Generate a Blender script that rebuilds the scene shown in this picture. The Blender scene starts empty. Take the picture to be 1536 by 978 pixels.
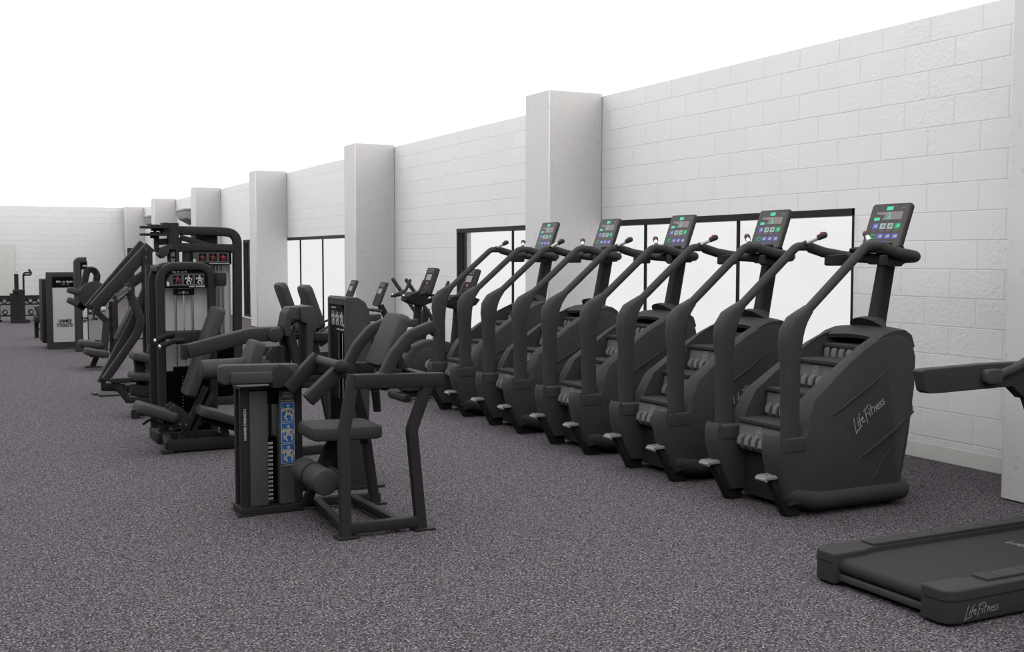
import bpy, bmesh, math, random
from mathutils import Vector, Matrix, Euler
random.seed(4)
S = bpy.context.scene
COL = S.collection
V = Vector

# ------------------------------------------------------------------ camera
FPX, CX, CY, HY, VX, EYE = 1693.5, 768.0, 489.0, 383.2, -81.0, 1.70
PIT = math.atan((CY - HY) / FPX)
YAW = math.atan((CX - VX) / FPX * math.cos(PIT))
fw = V((math.sin(YAW) * math.cos(PIT), math.cos(YAW) * math.cos(PIT), -math.sin(PIT)))
rt = V((math.cos(YAW), -math.sin(YAW), 0))
up = rt.cross(fw)
cd = bpy.data.cameras.new('camera')
cam = bpy.data.objects.new('camera', cd)
COL.objects.link(cam)
cd.sensor_width = 36.0
cd.lens = FPX / 1536 * 36.0
cd.clip_start = 0.05
cd.clip_end = 300
cam.matrix_world = Matrix(((rt.x, up.x, -fw.x, 0), (rt.y, up.y, -fw.y, 0), (rt.z, up.z, -fw.z, EYE), (0, 0, 0, 1)))
S.camera = cam


def at(px, py, Y):
    """a sighting taken on the plane that stands Y metres down the room"""
    d = fw + rt * ((px - CX) / FPX) - up * ((py - CY) / FPX)
    t = Y / d.y
    return V((d.x * t, Y, EYE + d.z * t))


# ------------------------------------------------------------------ materials
def lin(c):
    return tuple(((v / 255 / 12.92) if v / 255 <= .04045 else ((v / 255 + .055) / 1.055) ** 2.4) for v in c)


def mat(name, col, rough=.6, spec=.1, metal=0., emit=0., grain=.0, gscale=60, bump=0.):
    m = bpy.data.materials.new(name)
    m.use_nodes = True
    nt = m.node_tree
    b = nt.nodes['Principled BSDF']
    b.inputs['Base Color'].default_value = (*col, 1)
    b.inputs['Roughness'].default_value = rough
    b.inputs['Specular IOR Level'].default_value = spec
    b.inputs['Metallic'].default_value = metal
    if emit:
        b.inputs['Emission Color'].default_value = (*col, 1)
        b.inputs['Emission Strength'].default_value = emit
    if grain or bump:
        tc = nt.nodes.new('ShaderNodeTexCoord')
        n = nt.nodes.new('ShaderNodeTexNoise')
        n.inputs['Scale'].default_value = gscale
        n.inputs['Detail'].default_value = 3
        nt.links.new(tc.outputs['Object'], n.inputs['Vector'])
        if grain:
            r = nt.nodes.new('ShaderNodeMapRange')
            r.inputs[1].default_value = .3
            r.inputs[2].default_value = .7
            r.inputs[3].default_value = 1 - grain
            r.inputs[4].default_value = 1 + grain
            nt.links.new(n.outputs['Fac'], r.inputs[0])
            vm = nt.nodes.new('ShaderNodeVectorMath')
            vm.operation = 'SCALE'
            vm.inputs[0].default_value = col
            nt.links.new(r.outputs[0], vm.inputs['Scale'])
            nt.links.new(vm.outputs[0], b.inputs['Base Color'])
        if bump:
            bp = nt.nodes.new('ShaderNodeBump')
            bp.inputs['Strength'].default_value = bump
            bp.inputs['Distance'].default_value = .002
            nt.links.new(n.outputs['Fac'], bp.inputs['Height'])
            nt.links.new(bp.outputs[0], b.inputs['Normal'])
    return m


M = {}
M['shell'] = mat('charcoal_plastic', (.050, .050, .0505), .62, .10, grain=.05, gscale=14, bump=.05)
M['frame'] = mat('black_powder_coat', (.027, .027, .0275), .6, .10, grain=.05, gscale=30)
M['frame2'] = mat('graphite_powder_coat', (.035, .035, .0355), .6, .10, grain=.05, gscale=30)
M['pad'] = mat('grey_vinyl', (.057, .057, .058), .65, .08, grain=.06, gscale=25, bump=.1)
M['rubber'] = mat('black_rubber', (.024, .024, .0245), .75, .06, grain=.05, gscale=40)
M['black'] = mat('gloss_black', (.004, .004, .004), .5, .05)
M['stack'] = mat('weight_plate_black', (.0015, .0015, .0015), .7, .03)
M['riser'] = mat('step_grey', (.15, .15, .151), .65, .1, grain=.05, gscale=30)
M['tread'] = mat('step_tread_rubber', (.046, .046, .047), .75, .06)
M['mark'] = mat('silver_print', (.30, .30, .30), .5, .2)
M['markdim'] = mat('grey_print', (.17, .17, .17), .5, .2)
M['white'] = mat('white_print', (.55, .55, .55), .5, .2)
M['chrome'] = mat('chrome', (.62, .62, .63), .18, .5, metal=1.)
M['steel'] = mat('guide_rod_steel', (.25, .25, .255), .3, .5, metal=1.)
M['panelgrey'] = mat('tower_panel_grey', (.50, .50, .50), .6, .1)
M['panelwhite'] = mat('tower_panel_white', (.60, .60, .60), .6, .1)
M['panelchar'] = mat('tower_panel_charcoal', (.085, .085, .086), .55, .1, grain=.05, gscale=20)
M['footgrey'] = mat('tread_plate_grey', (.22, .22, .225), .5, .2, grain=.1, gscale=80)
M['sensor'] = mat('sensor_white', (.62, .62, .62), .4, .2)
M['red'] = mat('red_button', (.30, .05, .07), .4, .2)
M['scr'] = mat('screen_glass', (.055, .050, .050), .4, .1, emit=.5)
M['scr_band'] = mat('screen_banner', (.16, .14, .14), .5, .1, emit=.6)
M['scr_green'] = mat('screen_green', (.07, .48, .30), .5, .1, emit=.45)
M['scr_dgreen'] = mat('screen_dark_green', (.03, .22, .09), .5, .1, emit=.5)
M['scr_blue'] = mat('screen_blue', (.09, .10, .33), .5, .1, emit=.45)
M['scr_pale'] = mat('screen_pale', (.30, .30, .34), .5, .1, emit=.4)
M['scr_red'] = mat('screen_red', (.42, .07, .07), .5, .1, emit=.4)
M['blue'] = mat('placard_blue', (.03, .14, .46), .5, .1)
M['skin'] = mat('placard_figure_yellow', (.52, .47, .34), .5, .1)
M['redp'] = mat('placard_muscle_red', (.30, .04, .04), .5, .1)
M['pink'] = mat('placard_pink', (.17, .05, .055), .5, .1)
M['band'] = mat('placard_grey_band', (.075, .072, .07), .5, .1)
M['belt'] = mat('running_belt', (.040, .040, .040), .8, .06, grain=.08, gscale=90)
M['tmrail'] = mat('treadmill_shell', (.043, .044, .043), .6, .1, grain=.04, gscale=20)
M['tmbar'] = mat('treadmill_crossbar', (.055, .056, .055), .6, .1)
M['winframe'] = mat('dark_aluminium', (.017, .017, .017), .5, .15)
M['fixture'] = mat('wall_fixture_grey', (.36, .36, .36), .6, .1)


def tex_floor():
    m = bpy.data.materials.new('speckled_rubber_floor')
    m.use_nodes = True
    nt = m.node_tree
    L = nt.links.new
    b = nt.nodes['Principled BSDF']
    b.inputs['Roughness'].default_value = .9
    b.inputs['Specular IOR Level'].default_value = .05
    tc = nt.nodes.new('ShaderNodeTexCoord')

    def noise(sc, det=2., rough=.6):
        n = nt.nodes.new('ShaderNodeTexNoise')
        n.inputs['Scale'].default_value = sc
        n.inputs['Detail'].default_value = det
        n.inputs['Roughness'].default_value = rough
        L(tc.outputs['Object'], n.inputs['Vector'])
        return n
    n1 = noise(88, 3, .8)
    r1 = nt.nodes.new('ShaderNodeValToRGB')
    e = r1.color_ramp.elements
    e[0].position = .37
    e[0].color = (.016, .013, .016, 1)
    e[1].position = .64
    e[1].color = (.34, .315, .335, 1)
    k = e.new(.46)
    k.color = (.064, .057, .064, 1)
    k = e.new(.55)
    k.color = (.104, .095, .103, 1)
    L(n1.outputs['Fac'], r1.inputs['Fac'])
    v = nt.nodes.new('ShaderNodeTexVoronoi')
    v.inputs['Scale'].default_value = 100
    L(tc.outputs['Object'], v.inputs['Vector'])
    hs = nt.nodes.new('ShaderNodeSeparateColor')
    L(v.outputs['Color'], hs.inputs[0])
    mr = nt.nodes.new('ShaderNodeMapRange')
    mr.inputs[1].default_value = 0
    mr.inputs[2].default_value = 1
    mr.inputs[3].default_value = .40
    mr.inputs[4].default_value = 1.60
    L(hs.outputs[0], mr.inputs[0])
    vm = nt.nodes.new('ShaderNodeVectorMath')
    vm.operation = 'SCALE'
    L(r1.outputs[0], vm.inputs[0])
    L(mr.outputs[0], vm.inputs['Scale'])
    n3 = noise(30, 3, .75)
    mr3 = nt.nodes.new('ShaderNodeMapRange')
    mr3.inputs[1].default_value = .3
    mr3.inputs[2].default_value = .7
    mr3.inputs[3].default_value = .66
    mr3.inputs[4].default_value = 1.30
    L(n3.outputs['Fac'], mr3.inputs[0])
    vm3 = nt.nodes.new('ShaderNodeVectorMath')
    vm3.operation = 'SCALE'
    L(vm.outputs[0], vm3.inputs[0])
    L(mr3.outputs[0], vm3.inputs['Scale'])
    vm = vm3
    # tint patches: purple, grey-green
    n2 = noise(9, 2, .6)
    r2 = nt.nodes.new('ShaderNodeValToRGB')
    e = r2.color_ramp.elements
    e[0].position = .36
    e[0].color = (1.0, 1.0, .97, 1)
    e[1].position = .66
    e[1].color = (1.0, .95, 1.06, 1)
    L(n2.outputs['Fac'], r2.inputs['Fac'])
    mx = nt.nodes.new('ShaderNodeVectorMath')
    mx.operation = 'MULTIPLY'
    L(vm.outputs[0], mx.inputs[0])
    L(r2.outputs[0], mx.inputs[1])
    L(mx.outputs[0], b.inputs['Base Color'])
    return m


def tex_block(axes, sx=1., name='painted_block_wall'):
    """painted concrete block: axes = which object axes run along and up the wall"""
    m = bpy.data.materials.new(name)
    m.use_nodes = True
    nt = m.node_tree
    L = nt.links.new
    b = nt.nodes['Principled BSDF']
    b.inputs['Roughness'].default_value = .75
    b.inputs['Specular IOR Level'].default_value = .1
    tc = nt.nodes.new('ShaderNodeTexCoord')
    sp = nt.nodes.new('ShaderNodeSeparateXYZ')
    L(tc.outputs['Object'], sp.inputs[0])
    cb = nt.nodes.new('ShaderNodeCombineXYZ')
    L(sp.outputs[axes[0]], cb.inputs[0])
    ad = nt.nodes.new('ShaderNodeMath')
    ad.operation = 'ADD'
    ad.inputs[1].default_value = .0475
    L(sp.outputs[axes[1]], ad.inputs[0])
    L(ad.outputs[0], cb.inputs[1])
    br = nt.nodes.new('ShaderNodeTexBrick')
    br.inputs['Scale'].default_value = 1
    br.inputs['Mortar Size'].default_value = .006
    br.inputs['Mortar Smooth'].default_value = .35
    br.inputs['Brick Width'].default_value = .53
    br.inputs['Row Height'].default_value = .2335
    br.inputs['Color1'].default_value = (.80, .80, .80, 1)
    br.inputs['Color2'].default_value = (.785, .785, .785, 1)
    br.inputs['Mortar'].default_value = (.72, .72, .72, 1)
    L(cb.outputs[0], br.inputs['Vector'])
    n = nt.nodes.new('ShaderNodeTexNoise')
    n.inputs['Scale'].default_value = 26
    n.inputs['Detail'].default_value = 5
    n.inputs['Roughness'].default_value = .62
    L(tc.outputs['Object'], n.inputs['Vector'])
    n2 = nt.nodes.new('ShaderNodeTexNoise')
    n2.inputs['Scale'].default_value = 1.1
    L(tc.outputs['Object'], n2.inputs['Vector'])
    r2 = nt.nodes.new('ShaderNodeMapRange')
    r2.inputs[1].default_value = .4
    r2.inputs[2].default_value = .65
    L(n2.outputs['Fac'], r2.inputs[0])
    rough = nt.nodes.new('ShaderNodeMath')
    rough.operation = 'MULTIPLY'
    L(n.outputs['Fac'], rough.inputs[0])
    L(r2.outputs[0], rough.inputs[1])
    inv = nt.nodes.new('ShaderNodeMath')
    inv.operation = 'MULTIPLY'
    inv.inputs[1].default_value = -.9
    L(br.outputs['Fac'], inv.inputs[0])
    sm = nt.nodes.new('ShaderNodeMath')
    sm.operation = 'MULTIPLY_ADD'
    sm.inputs[1].default_value = 1.1
    L(rough.outputs[0], sm.inputs[0])
    L(inv.outputs[0], sm.inputs[2])
    bp = nt.nodes.new('ShaderNodeBump')
    bp.inputs['Strength'].default_value = .55
    bp.inputs['Distance'].default_value = .012
    L(sm.outputs[0], bp.inputs['Height'])
    L(bp.outputs[0], b.inputs['Normal'])
    L(br.outputs['Color'], b.inputs['Base Color'])
    return m


def tex_concrete():
    m = bpy.data.materials.new('cast_concrete')
    m.use_nodes = True
    nt = m.node_tree
    L = nt.links.new
    b = nt.nodes['Principled BSDF']
    b.inputs['Roughness'].default_value = .85
    b.inputs['Specular IOR Level'].default_value = .1
    tc = nt.nodes.new('ShaderNodeTexCoord')
    n = nt.nodes.new('ShaderNodeTexNoise')
    n.inputs['Scale'].default_value = 1.6
    n.inputs['Detail'].default_value = 4
    L(tc.outputs['Object'], n.inputs['Vector'])
    r = nt.nodes.new('ShaderNodeValToRGB')
    e = r.color_ramp.elements
    e[0].position = .35
    e[0].color = (.655, .66, .655, 1)
    e[1].position = .68
    e[1].color = (.70, .675, .665, 1)
    k = e.new(.5)
    k.color = (.68, .665, .67, 1)
    L(n.outputs['Fac'], r.inputs['Fac'])
    n2 = nt.nodes.new('ShaderNodeTexNoise')
    n2.inputs['Scale'].default_value = 17
    n2.inputs['Detail'].default_value = 3
    L(tc.outputs['Object'], n2.inputs['Vector'])
    r2 = nt.nodes.new('ShaderNodeValToRGB')
    e = r2.color_ramp.elements
    e[0].position = .28
    e[0].color = (.88, .87, .86, 1)
    e[1].position = .38
    e[1].color = (1, 1, 1, 1)
    L(n2.outputs['Fac'], r2.inputs['Fac'])
    mx = nt.nodes.new('ShaderNodeVectorMath')
    mx.operation = 'MULTIPLY'
    L(r.outputs[0], mx.inputs[0])
    L(r2.outputs[0], mx.inputs[1])
    L(mx.outputs[0], b.inputs['Base Color'])
    return m


def tex_glass():
    m = bpy.data.materials.new('pale_tinted_glass')
    m.use_nodes = True
    nt = m.node_tree
    nt.nodes.clear()
    o = nt.nodes.new('ShaderNodeOutputMaterial')
    t = nt.nodes.new('ShaderNodeBsdfTransparent')
    t.inputs[0].default_value = (.70, .70, .70, 1)
    g = nt.nodes.new('ShaderNodeBsdfGlossy')
    g.inputs['Roughness'].default_value = .12
    g.inputs[0].default_value = (.7, .7, .7, 1)
    mx = nt.nodes.new('ShaderNodeMixShader')
    mx.inputs[0].default_value = .06
    nt.links.new(t.outputs[0], mx.inputs[1])
    nt.links.new(g.outputs[0], mx.inputs[2])
    nt.links.new(mx.outputs[0], o.inputs[0])
    return m


M['floor'] = tex_floor()
M['wall_r'] = tex_block((1, 2), name='painted_block_long_wall')
M['wall_b'] = tex_block((0, 2), name='painted_block_end_wall')
M['concrete'] = tex_concrete()
M['glass'] = tex_glass()
M['base'] = mat('warm_grey_skirting', (.70, .70, .675), .8, .1, grain=.04, gscale=4)

# ------------------------------------------------------------------ mesh builder


def fillet(pts, r, n=6):
    pts = [V(p) for p in pts]
    if r <= 0 or len(pts) < 3:
        return pts
    out = [pts[0]]
    for i in range(1, len(pts) - 1):
        a, b, c = pts[i - 1], pts[i], pts[i + 1]
        d0, d1 = (a - b), (c - b)
        l0, l1 = d0.length, d1.length
        d0.normalize()
        d1.normalize()
        ang = d0.angle(d1, math.pi)
        if ang > math.pi - .03:
            out.append(b)
            continue
        t = min(r / math.tan(ang / 2), l0 * .49, l1 * .49)
        p0, p1 = b + d0 * t, b + d1 * t
        for k in range(n + 1):
            s = k / n
            out.append((1 - s) ** 2 * p0 + 2 * s * (1 - s) * b + s * s * p1)
    out.append(pts[-1])
    return out


def rrect(w, h, r, n=3):
    r = min(r, w * .499, h * .499)
    o = []
    for cx, cy, a0 in ((w / 2 - r, h / 2 - r, 0), (-w / 2 + r, h / 2 - r, 90), (-w / 2 + r, -h / 2 + r, 180), (w / 2 - r, -h / 2 + r, 270)):
        for k in range(n + 1):
            a = math.radians(a0 + 90 * k / n)
            o.append((cx + r * math.cos(a), cy + r * math.sin(a)))
    return o


def circ(r, n=12, ry=None):
    ry = r if ry is None else ry
    return [(r * math.cos(2 * math.pi * k / n), ry * math.sin(2 * math.pi * k / n)) for k in range(n)]


class MB:
    def __init__(self, o=(0, 0, 0)):
        self.bm = bmesh.new()
        self.o = V(o)
        self.mi = 0
        self.mats = []

    def use(self, m):
        if m not in self.mats:
            self.mats.append(m)
        self.mi = self.mats.index(m)
        return self

    def _add(self, tmp, bevel=0, seg=2):
        if bevel:
            es = [e for e in tmp.edges if len(e.link_faces) == 2 and e.calc_face_angle(0) > .35]
            bmesh.ops.bevel(tmp, geom=es, offset=bevel, segments=seg, affect='EDGES', clamp_overlap=True, profile=.6)
        bmesh.ops.recalc_face_normals(tmp, faces=tmp.faces[:])
        vm = {}
        for v in tmp.verts:
            vm[v] = self.bm.verts.new(v.co - self.o)
        for f in tmp.faces:
            try:
                nf = self.bm.faces.new([vm[v] for v in f.verts])
                nf.material_index = self.mi
                nf.smooth = True
            except ValueError:
                pass
        tmp.free()
        return self

    def box(self, x0, x1, y0, y1, z0, z1, bevel=0, seg=2):
        return self.obox(((x0 + x1) / 2, (y0 + y1) / 2, (z0 + z1) / 2), (abs(x1 - x0), abs(y1 - y0), abs(z1 - z0)), None, bevel, seg)

    def obox(self, c, s, rot=None, bevel=0, seg=2):
        t = bmesh.new()
        bmesh.ops.create_cube(t, size=1)
        m = rot.to_matrix().to_4x4() if isinstance(rot, Euler) else (rot.to_4x4() if rot is not None else Matrix())
        for v in t.verts:
            v.co = V(c) + m @ V((v.co.x * s[0], v.co.y * s[1], v.co.z * s[2]))
        return self._add(t, bevel, seg)

    def rings(self, rings, caps=True, closed=False):
        t = bmesh.new()
        R = [[t.verts.new(p) for p in r] for r in rings]
        n = len(R[0])
        m = len(R)
        for i in range(m if closed else m - 1):
            a, b = R[i], R[(i + 1) % m]
            for k in range(n):
                try:
                    t.faces.new((a[k], a[(k + 1) % n], b[(k + 1) % n], b[k]))
                except ValueError:
                    pass
        if caps and not closed:
            t.faces.new(R[0][::-1])
            t.faces.new(R[-1])
        return self._add(t)

    def sweep(self, pts, sec, upv=(0, 0, 1), scales=None, caps=True):
        pts = [V(p) for p in pts]
        rr = []
        n = len(pts)
        U = V(upv)
        for i, p in enumerate(pts):
            d = (pts[min(i + 1, n - 1)] - pts[max(i - 1, 0)])
            if d.length < 1e-9:
                d = V((0, 0, 1))
            d.normalize()
            # mitre
            k = 1.0
            if 0 < i < n - 1:
                a = (pts[i] - pts[i - 1]).normalized()
                k = 1 / max(.5, a.dot(d))
            side = d.cross(U)
            if side.length < 1e-3:
                side = d.cross(V((1, 0, 0)) if abs(d.x) < .9 else V((0, 1, 0)))
            side.normalize()
            nn = side.cross(d).normalized()
            sc = scales[i] if scales else 1
            if not isinstance(sc, (tuple, list)):
                sc = (sc, sc)
            rr.append([p + side * (x * sc[0]) + nn * (y * sc[1] * k) for x, y in sec])
        return self.rings(rr, caps)

    def tube(self, pts, r, f=0, n=12, upv=(0, 0, 1), fn=6, round_end=False):
        P = fillet(pts, f, fn)
        sc = [1] * len(P)
        if round_end:
            d = (P[-1] - P[-2]).normalized()
            e = P[-1]
            d0 = (P[0] - P[1]).normalized()
            s = P[0]
            P = [s + d0 * r * .95, s + d0 * r * .7, s + d0 * r * .35] + P + [e + d * r * .35, e + d * r * .7, e + d * r * .95]
            sc = [.25, .7, .93] + sc + [.93, .7, .25]
        return self.sweep(P, circ(r, n), upv, sc)

    def rect(self, pts, w, h, f=0, upv=(0, 0, 1), br=None, fn=6):
        return self.sweep(fillet(pts, f, fn), rrect(w, h, br if br is not None else min(w, h) * .14, 2), upv)

    def bar(self, p0, p1, w, h, upv=(0, 0, 1), br=None):
        return self.rect([p0, p1], w, h, 0, upv, br)

    def cyl(self, p0, p1, r, n=24, bevel=0):
        p0, p1 = V(p0), V(p1)
        if not bevel:
            return self.sweep([p0, p1], circ(r, n))
        d = (p1 - p0).normalized()
        P = [p0, p0 + d * bevel * .3, p0 + d * bevel, p1 - d * bevel, p1 - d * bevel * .3, p1]
        q = 1 - bevel / r
        return self.sweep(P, circ(r, n), scales=[q, q + (1 - q) * .7, 1, 1, q + (1 - q) * .7, q])

    def ball(self, c, r, n=10):
        t = bmesh.new()
        bmesh.ops.create_uvsphere(t, u_segments=n, v_segments=max(6, n // 2 + 2), radius=r)
        for v in t.verts:
            v.co += V(c)
        return self._add(t)

    def prism(self, poly, ax, a0, a1, bevel=0, seg=2):
        """poly 2-D points in the plane across axis ax: x->(y,z)  y->(x,z)  z->(x,y)"""
        t = bmesh.new()

        def p3(p, a):
            return {'x': (a, p[0], p[1]), 'y': (p[0], a, p[1]), 'z': (p[0], p[1], a)}[ax]
        A = [t.verts.new(p3(p, a0)) for p in poly]
        B = [t.verts.new(p3(p, a1)) for p in poly]
        n = len(poly)
        t.faces.new(A[::-1])
        t.faces.new(B)
        for k in range(n):
            t.faces.new((A[k], A[(k + 1) % n], B[(k + 1) % n], B[k]))
        bmesh.ops.recalc_face_normals(t, faces=t.faces[:])
        return self._add(t, bevel, seg)

    def slab(self, c, xd, yd, w, h, th, r=.02, n=4, bev=.006):
        """rounded-corner panel: centre c, width along xd, height along yd, thickness th, softened rims"""
        xd, yd = V(xd).normalized(), V(yd).normalized()
        zd = xd.cross(yd).normalized()
        bev = min(bev, th * .45)
        rings = []
        for z, ins in ((-th / 2, bev), (-th / 2 + bev * .3, bev * .3), (-th / 2 + bev, 0), (th / 2 - bev, 0), (th / 2 - bev * .3, bev * .3), (th / 2, bev)):
            sec = rrect(w - 2 * ins, h - 2 * ins, max(r - ins, .001), n)
            rings.append([V(c) + xd * x + yd * y + zd * z for x, y in sec])
        return self.rings(rings)

    def poly(self, fr, pts, z=0.0):
        """flat face in a frame fr=(origin, xdir, ydir)"""
        o, x, y = fr
        n = x.cross(y)
        vs = [self.bm.verts.new(o + x * a + y * b + n * z - self.o) for a, b in pts]
        f = self.bm.faces.new(vs)
        f.material_index = self.mi
        return self

    def quad(self, fr, x0, x1, y0, y1, z=0.0):
        return self.poly(fr, [(x0, y0), (x1, y0), (x1, y1), (x0, y1)], z)

    def stroke(self, fr, pts, w, z=0.0):
        for i in range(len(pts) - 1):
            a, b = Vector(pts[i]), Vector(pts[i + 1])
            d = (b - a)
            if d.length < 1e-6:
                continue
            d.normalize()
            nrm = Vector((-d.y, d.x)) * w / 2
            a2, b2 = a - d * w * .3, b + d * w * .3
            self.poly(fr, [a2 - nrm, b2 - nrm, b2 + nrm, a2 + nrm], z + i * 1e-5)
        return self

    def build(self, name, m=None, parent=None, **props):
        me = bpy.data.meshes.new(name)
        self.bm.to_mesh(me)
        self.bm.free()
        for x in (self.mats or [m]):
            me.materials.append(M[x] if isinstance(x, str) else x)
        me.set_sharp_from_angle(angle=math.radians(38))
        o = bpy.data.objects.new(name, me)
        COL.objects.link(o)
        if parent is not None:
            o.parent = parent
        for k, v in props.items():
            o[k] = v
        return o


def tag(o, label, cat, group=None):
    o['label'] = label
    o['category'] = cat
    if group:
        o['group'] = group
    return o


def thing(name, loc, label, cat, group=None, rz=0):
    o = bpy.data.objects.new(name, None)
    COL.objects.link(o)
    o.location = loc
    o.rotation_euler = (0, 0, rz)
    o.empty_display_size = .2
    return tag(o, label, cat, group)


def dup(root, loc, label, group=None):
    r = root.copy()
    COL.objects.link(r)
    r.location = loc
    r['label'] = label
    if group:
        r['group'] = group
    for ch in list(root.children):
        c = ch.copy()
        COL.objects.link(c)
        c.parent = r
        for g in list(ch.children):
            d = g.copy()
            COL.objects.link(d)
            d.parent = c
    return r


def struct(o):
    o['kind'] = 'structure'
    return o


def text_mesh(name, s, fr, height, m, parent, o=(0, 0, 0), bold=.0, shear=0., spacing=1., z=.0012, align='CENTER', xs=1.):
    cu = bpy.data.curves.new(name, 'FONT')
    cu.body = s
    cu.size = height
    cu.align_x = align
    cu.align_y = 'CENTER'
    cu.offset = bold * height
    cu.shear = shear
    cu.space_character = spacing
    cu.space_line = .9
    t = bpy.data.objects.new(name, cu)
    COL.objects.link(t)
    dg = bpy.context.evaluated_depsgraph_get()
    me = bpy.data.meshes.new_from_object(t.evaluated_get(dg))
    bpy.data.objects.remove(t)
    bpy.data.curves.remove(cu)
    org, x, y = fr
    n = x.cross(y)
    for v in me.vertices:
        v.co = org + x * v.co.x * xs + y * v.co.y + n * z - V(o)
    me.materials.clear()
    me.materials.append(M[m])
    ob = bpy.data.objects.new(name, me)
    COL.objects.link(ob)
    ob.parent = parent
    return ob


# hand-lettered word mark, drawn as strokes (unit height 1)
WORD = [
    [(.0, -.35), (.42, .75)], [(.0, -.35), (.25, -.22), (.62, -.18), (.78, -.12)],       # L with its long foot
    [(.48, -.02), (.64, .36)], [(.70, .5), (.73, .57)],                                  # i
    [(.66, -.1), (.98, .72), (1.1, .74)], [(.72, .30), (1.05, .34)],                     # f
    [(.98, .18), (1.22, .24), (1.2, .38), (1.08, .34), (.99, .12), (1.06, -.02), (1.25, .04)],  # e
    [(1.38, -.25), (1.66, .68)], [(1.5, .66), (2.15, .80)], [(1.52, .28), (1.84, .34)],  # F
    [(1.86, .0), (1.98, .34)], [(2.02, .5), (2.05, .57)],                                # i
    [(2.1, .0), (2.32, .72)], [(2.1, .42), (2.46, .47)],                                 # t
    [(2.42, .02), (2.54, .38)], [(2.46, .2), (2.66, .39), (2.72, .34), (2.64, .02)],     # n
    [(2.80, .18), (3.02, .24), (3.0, .38), (2.88, .34), (2.80, .12), (2.87, .0), (3.05, .05)],  # e
    [(3.34, .38), (3.2, .36), (3.16, .26), (3.3, .16), (3.26, .04), (3.1, .02)],         # s
    [(3.66, .42), (3.5, .38), (3.46, .28), (3.6, .18), (3.56, .05), (3.38, .02)],        # s
]


def wordmark(mb, fr, h, w=.085, z=.0015):
    for i, s in enumerate(WORD):
        mb.stroke(fr, [(x * h, y * h) for x, y in s], w * h, z + i * 4e-5)
    return mb


# ------------------------------------------------------------------ the place
XW = 7.30
WH = 3.66
floor = struct(MB().box(-2.75, XW + .25, -12.25, 49.1, -.12, 0).build('floor', 'floor'))


def wall_with_openings():
    mb = MB()
    ops = [(7.72, 16.56), (22.20, 31.05)]
    top = 2.125
    y = -12
    for a, b in ops:
        mb.box(XW, XW + .25, y, a, 0, WH)
        mb.box(XW, XW + .25, a, b, top, WH)
        mb.box(XW, XW + .25, a, b, 0, .04)
        y = b
    mb.box(XW, XW + .25, y, 49.1, 0, WH)
    return mb.build('wall_right', 'wall_r')


struct(wall_with_openings())
struct(MB().box(-2.5, XW, 48.8, 49.1, 0, WH).build('wall_back', 'wall_b'))
struct(MB().box(-2.75, -2.5, -12, 49.1, 0, WH).build('wall_left_unseen', 'wall_r'))  # unseen wall, added to block low sky light from the right wall's foot
struct(MB().box(-2.75, XW + .25, -12.25, -12, 0, WH).build('wall_front_unseen', 'wall_b'))  # unseen wall, added to shape the light; set back to keep columns bright

COLS = [4.83, 12.09, 19.33, 26.56, 33.80, 41.05]
for i, y in enumerate(COLS):
    struct(MB().box(6.55, XW, y, y + .63, 0, 3.70, .012, 1).build('column_%d' % (i + 1), 'concrete'))
struct(MB().box(6.55, XW, 48.2, 48.8, 0, 3.68, .012, 1).build('column_7', 'concrete'))

mb = MB()
segs = [(-12, 4.83), (5.46, 7.72), (16.56, 19.33), (19.96, 22.2), (31.05, 33.8), (34.43, 41.05), (41.68, 48.2)]
for a, b in segs:
    mb.box(XW - .004, XW, a, b, 0, .13, .002, 1)
struct(mb.build('baseboard_right', 'base'))

for n, (a, b) in enumerate([(7.72, 16.56), (22.20, 31.05)]):
    f = MB()
    for (p, q, z0, z1) in ((a, b, 2.06, 2.125), (a, b, .04, .10), (a, a + .03, .04, 2.125), (b - .045, b, .04, 2.125)):
        f.box(XW - .006, XW + .16, p, q, z0, z1, .004, 1)
    k = 1
    while a + 1.74 * k < b - .3:
        f.box(XW + .045, XW + .075, a + 1.74 * k - .012, a + 1.74 * k + .012, .10, 2.06)
        k += 1
    w = struct(f.build('window_%d' % (n + 1), 'winframe'))
    MB().box(XW + .055, XW + .063, a + .05, b - .05, .09, 2.07).build('window_pane', 'glass', w)

x1 = at(22.5, 400, 48.8).x
struct(MB().box(x1 - .98, x1, 48.76, 48.8, 0, 2.15, .006, 1).build('door_1', 'base'))

# small grey housings high on the wall beyond the columns
for i, (y0, lab) in enumerate([(38.0, 'grey wedge housing high on the wall between the two farthest columns'),
                               (45.0, 'small pale grey housing on the wall beyond the farthest column')]):
    z0 = 2.72
    t = thing('wall_housing', (XW, y0, z0), lab, 'housing', 'housings on the far wall')
    prof = [(0, 0), (-.34, .18), (-.42, .42), (0, .46)]
    MB().prism(prof, 'y', -.8, .8, .02).build('body', 'fixture', t)
    MB().prism([(-.415, .42), (-.44, .43), (-.44, .49), (0, .49), (0, .462)], 'y', -.82, .82, .005).build('lid', 'fixture', t)

# ------------------------------------------------------------------ stair climbers


def ysh(z):
    return .40 - .10 * max(0, min(1, (z - .55) / .6))


PROF = [(-.47, .07), (-.545, .20), (-.60, .40), (-.605, .50), (-.585, .545), (-.545, .50), (-.47, .465), (-.40, .50), (-.36, .61), (-.27, .765),
        (-.031, .932), (.10, 1.018), (.223, 1.088), (.33, 1.137), (.446, 1.172), (.55, 1.182), (.64, 1.150), (.685, 1.09), (.695, 1.02), (.655, .82), (.615, .70), (.618, .655),
        (.585, .60), (.545, .40), (.50, .20), (.48, .07)]


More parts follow.
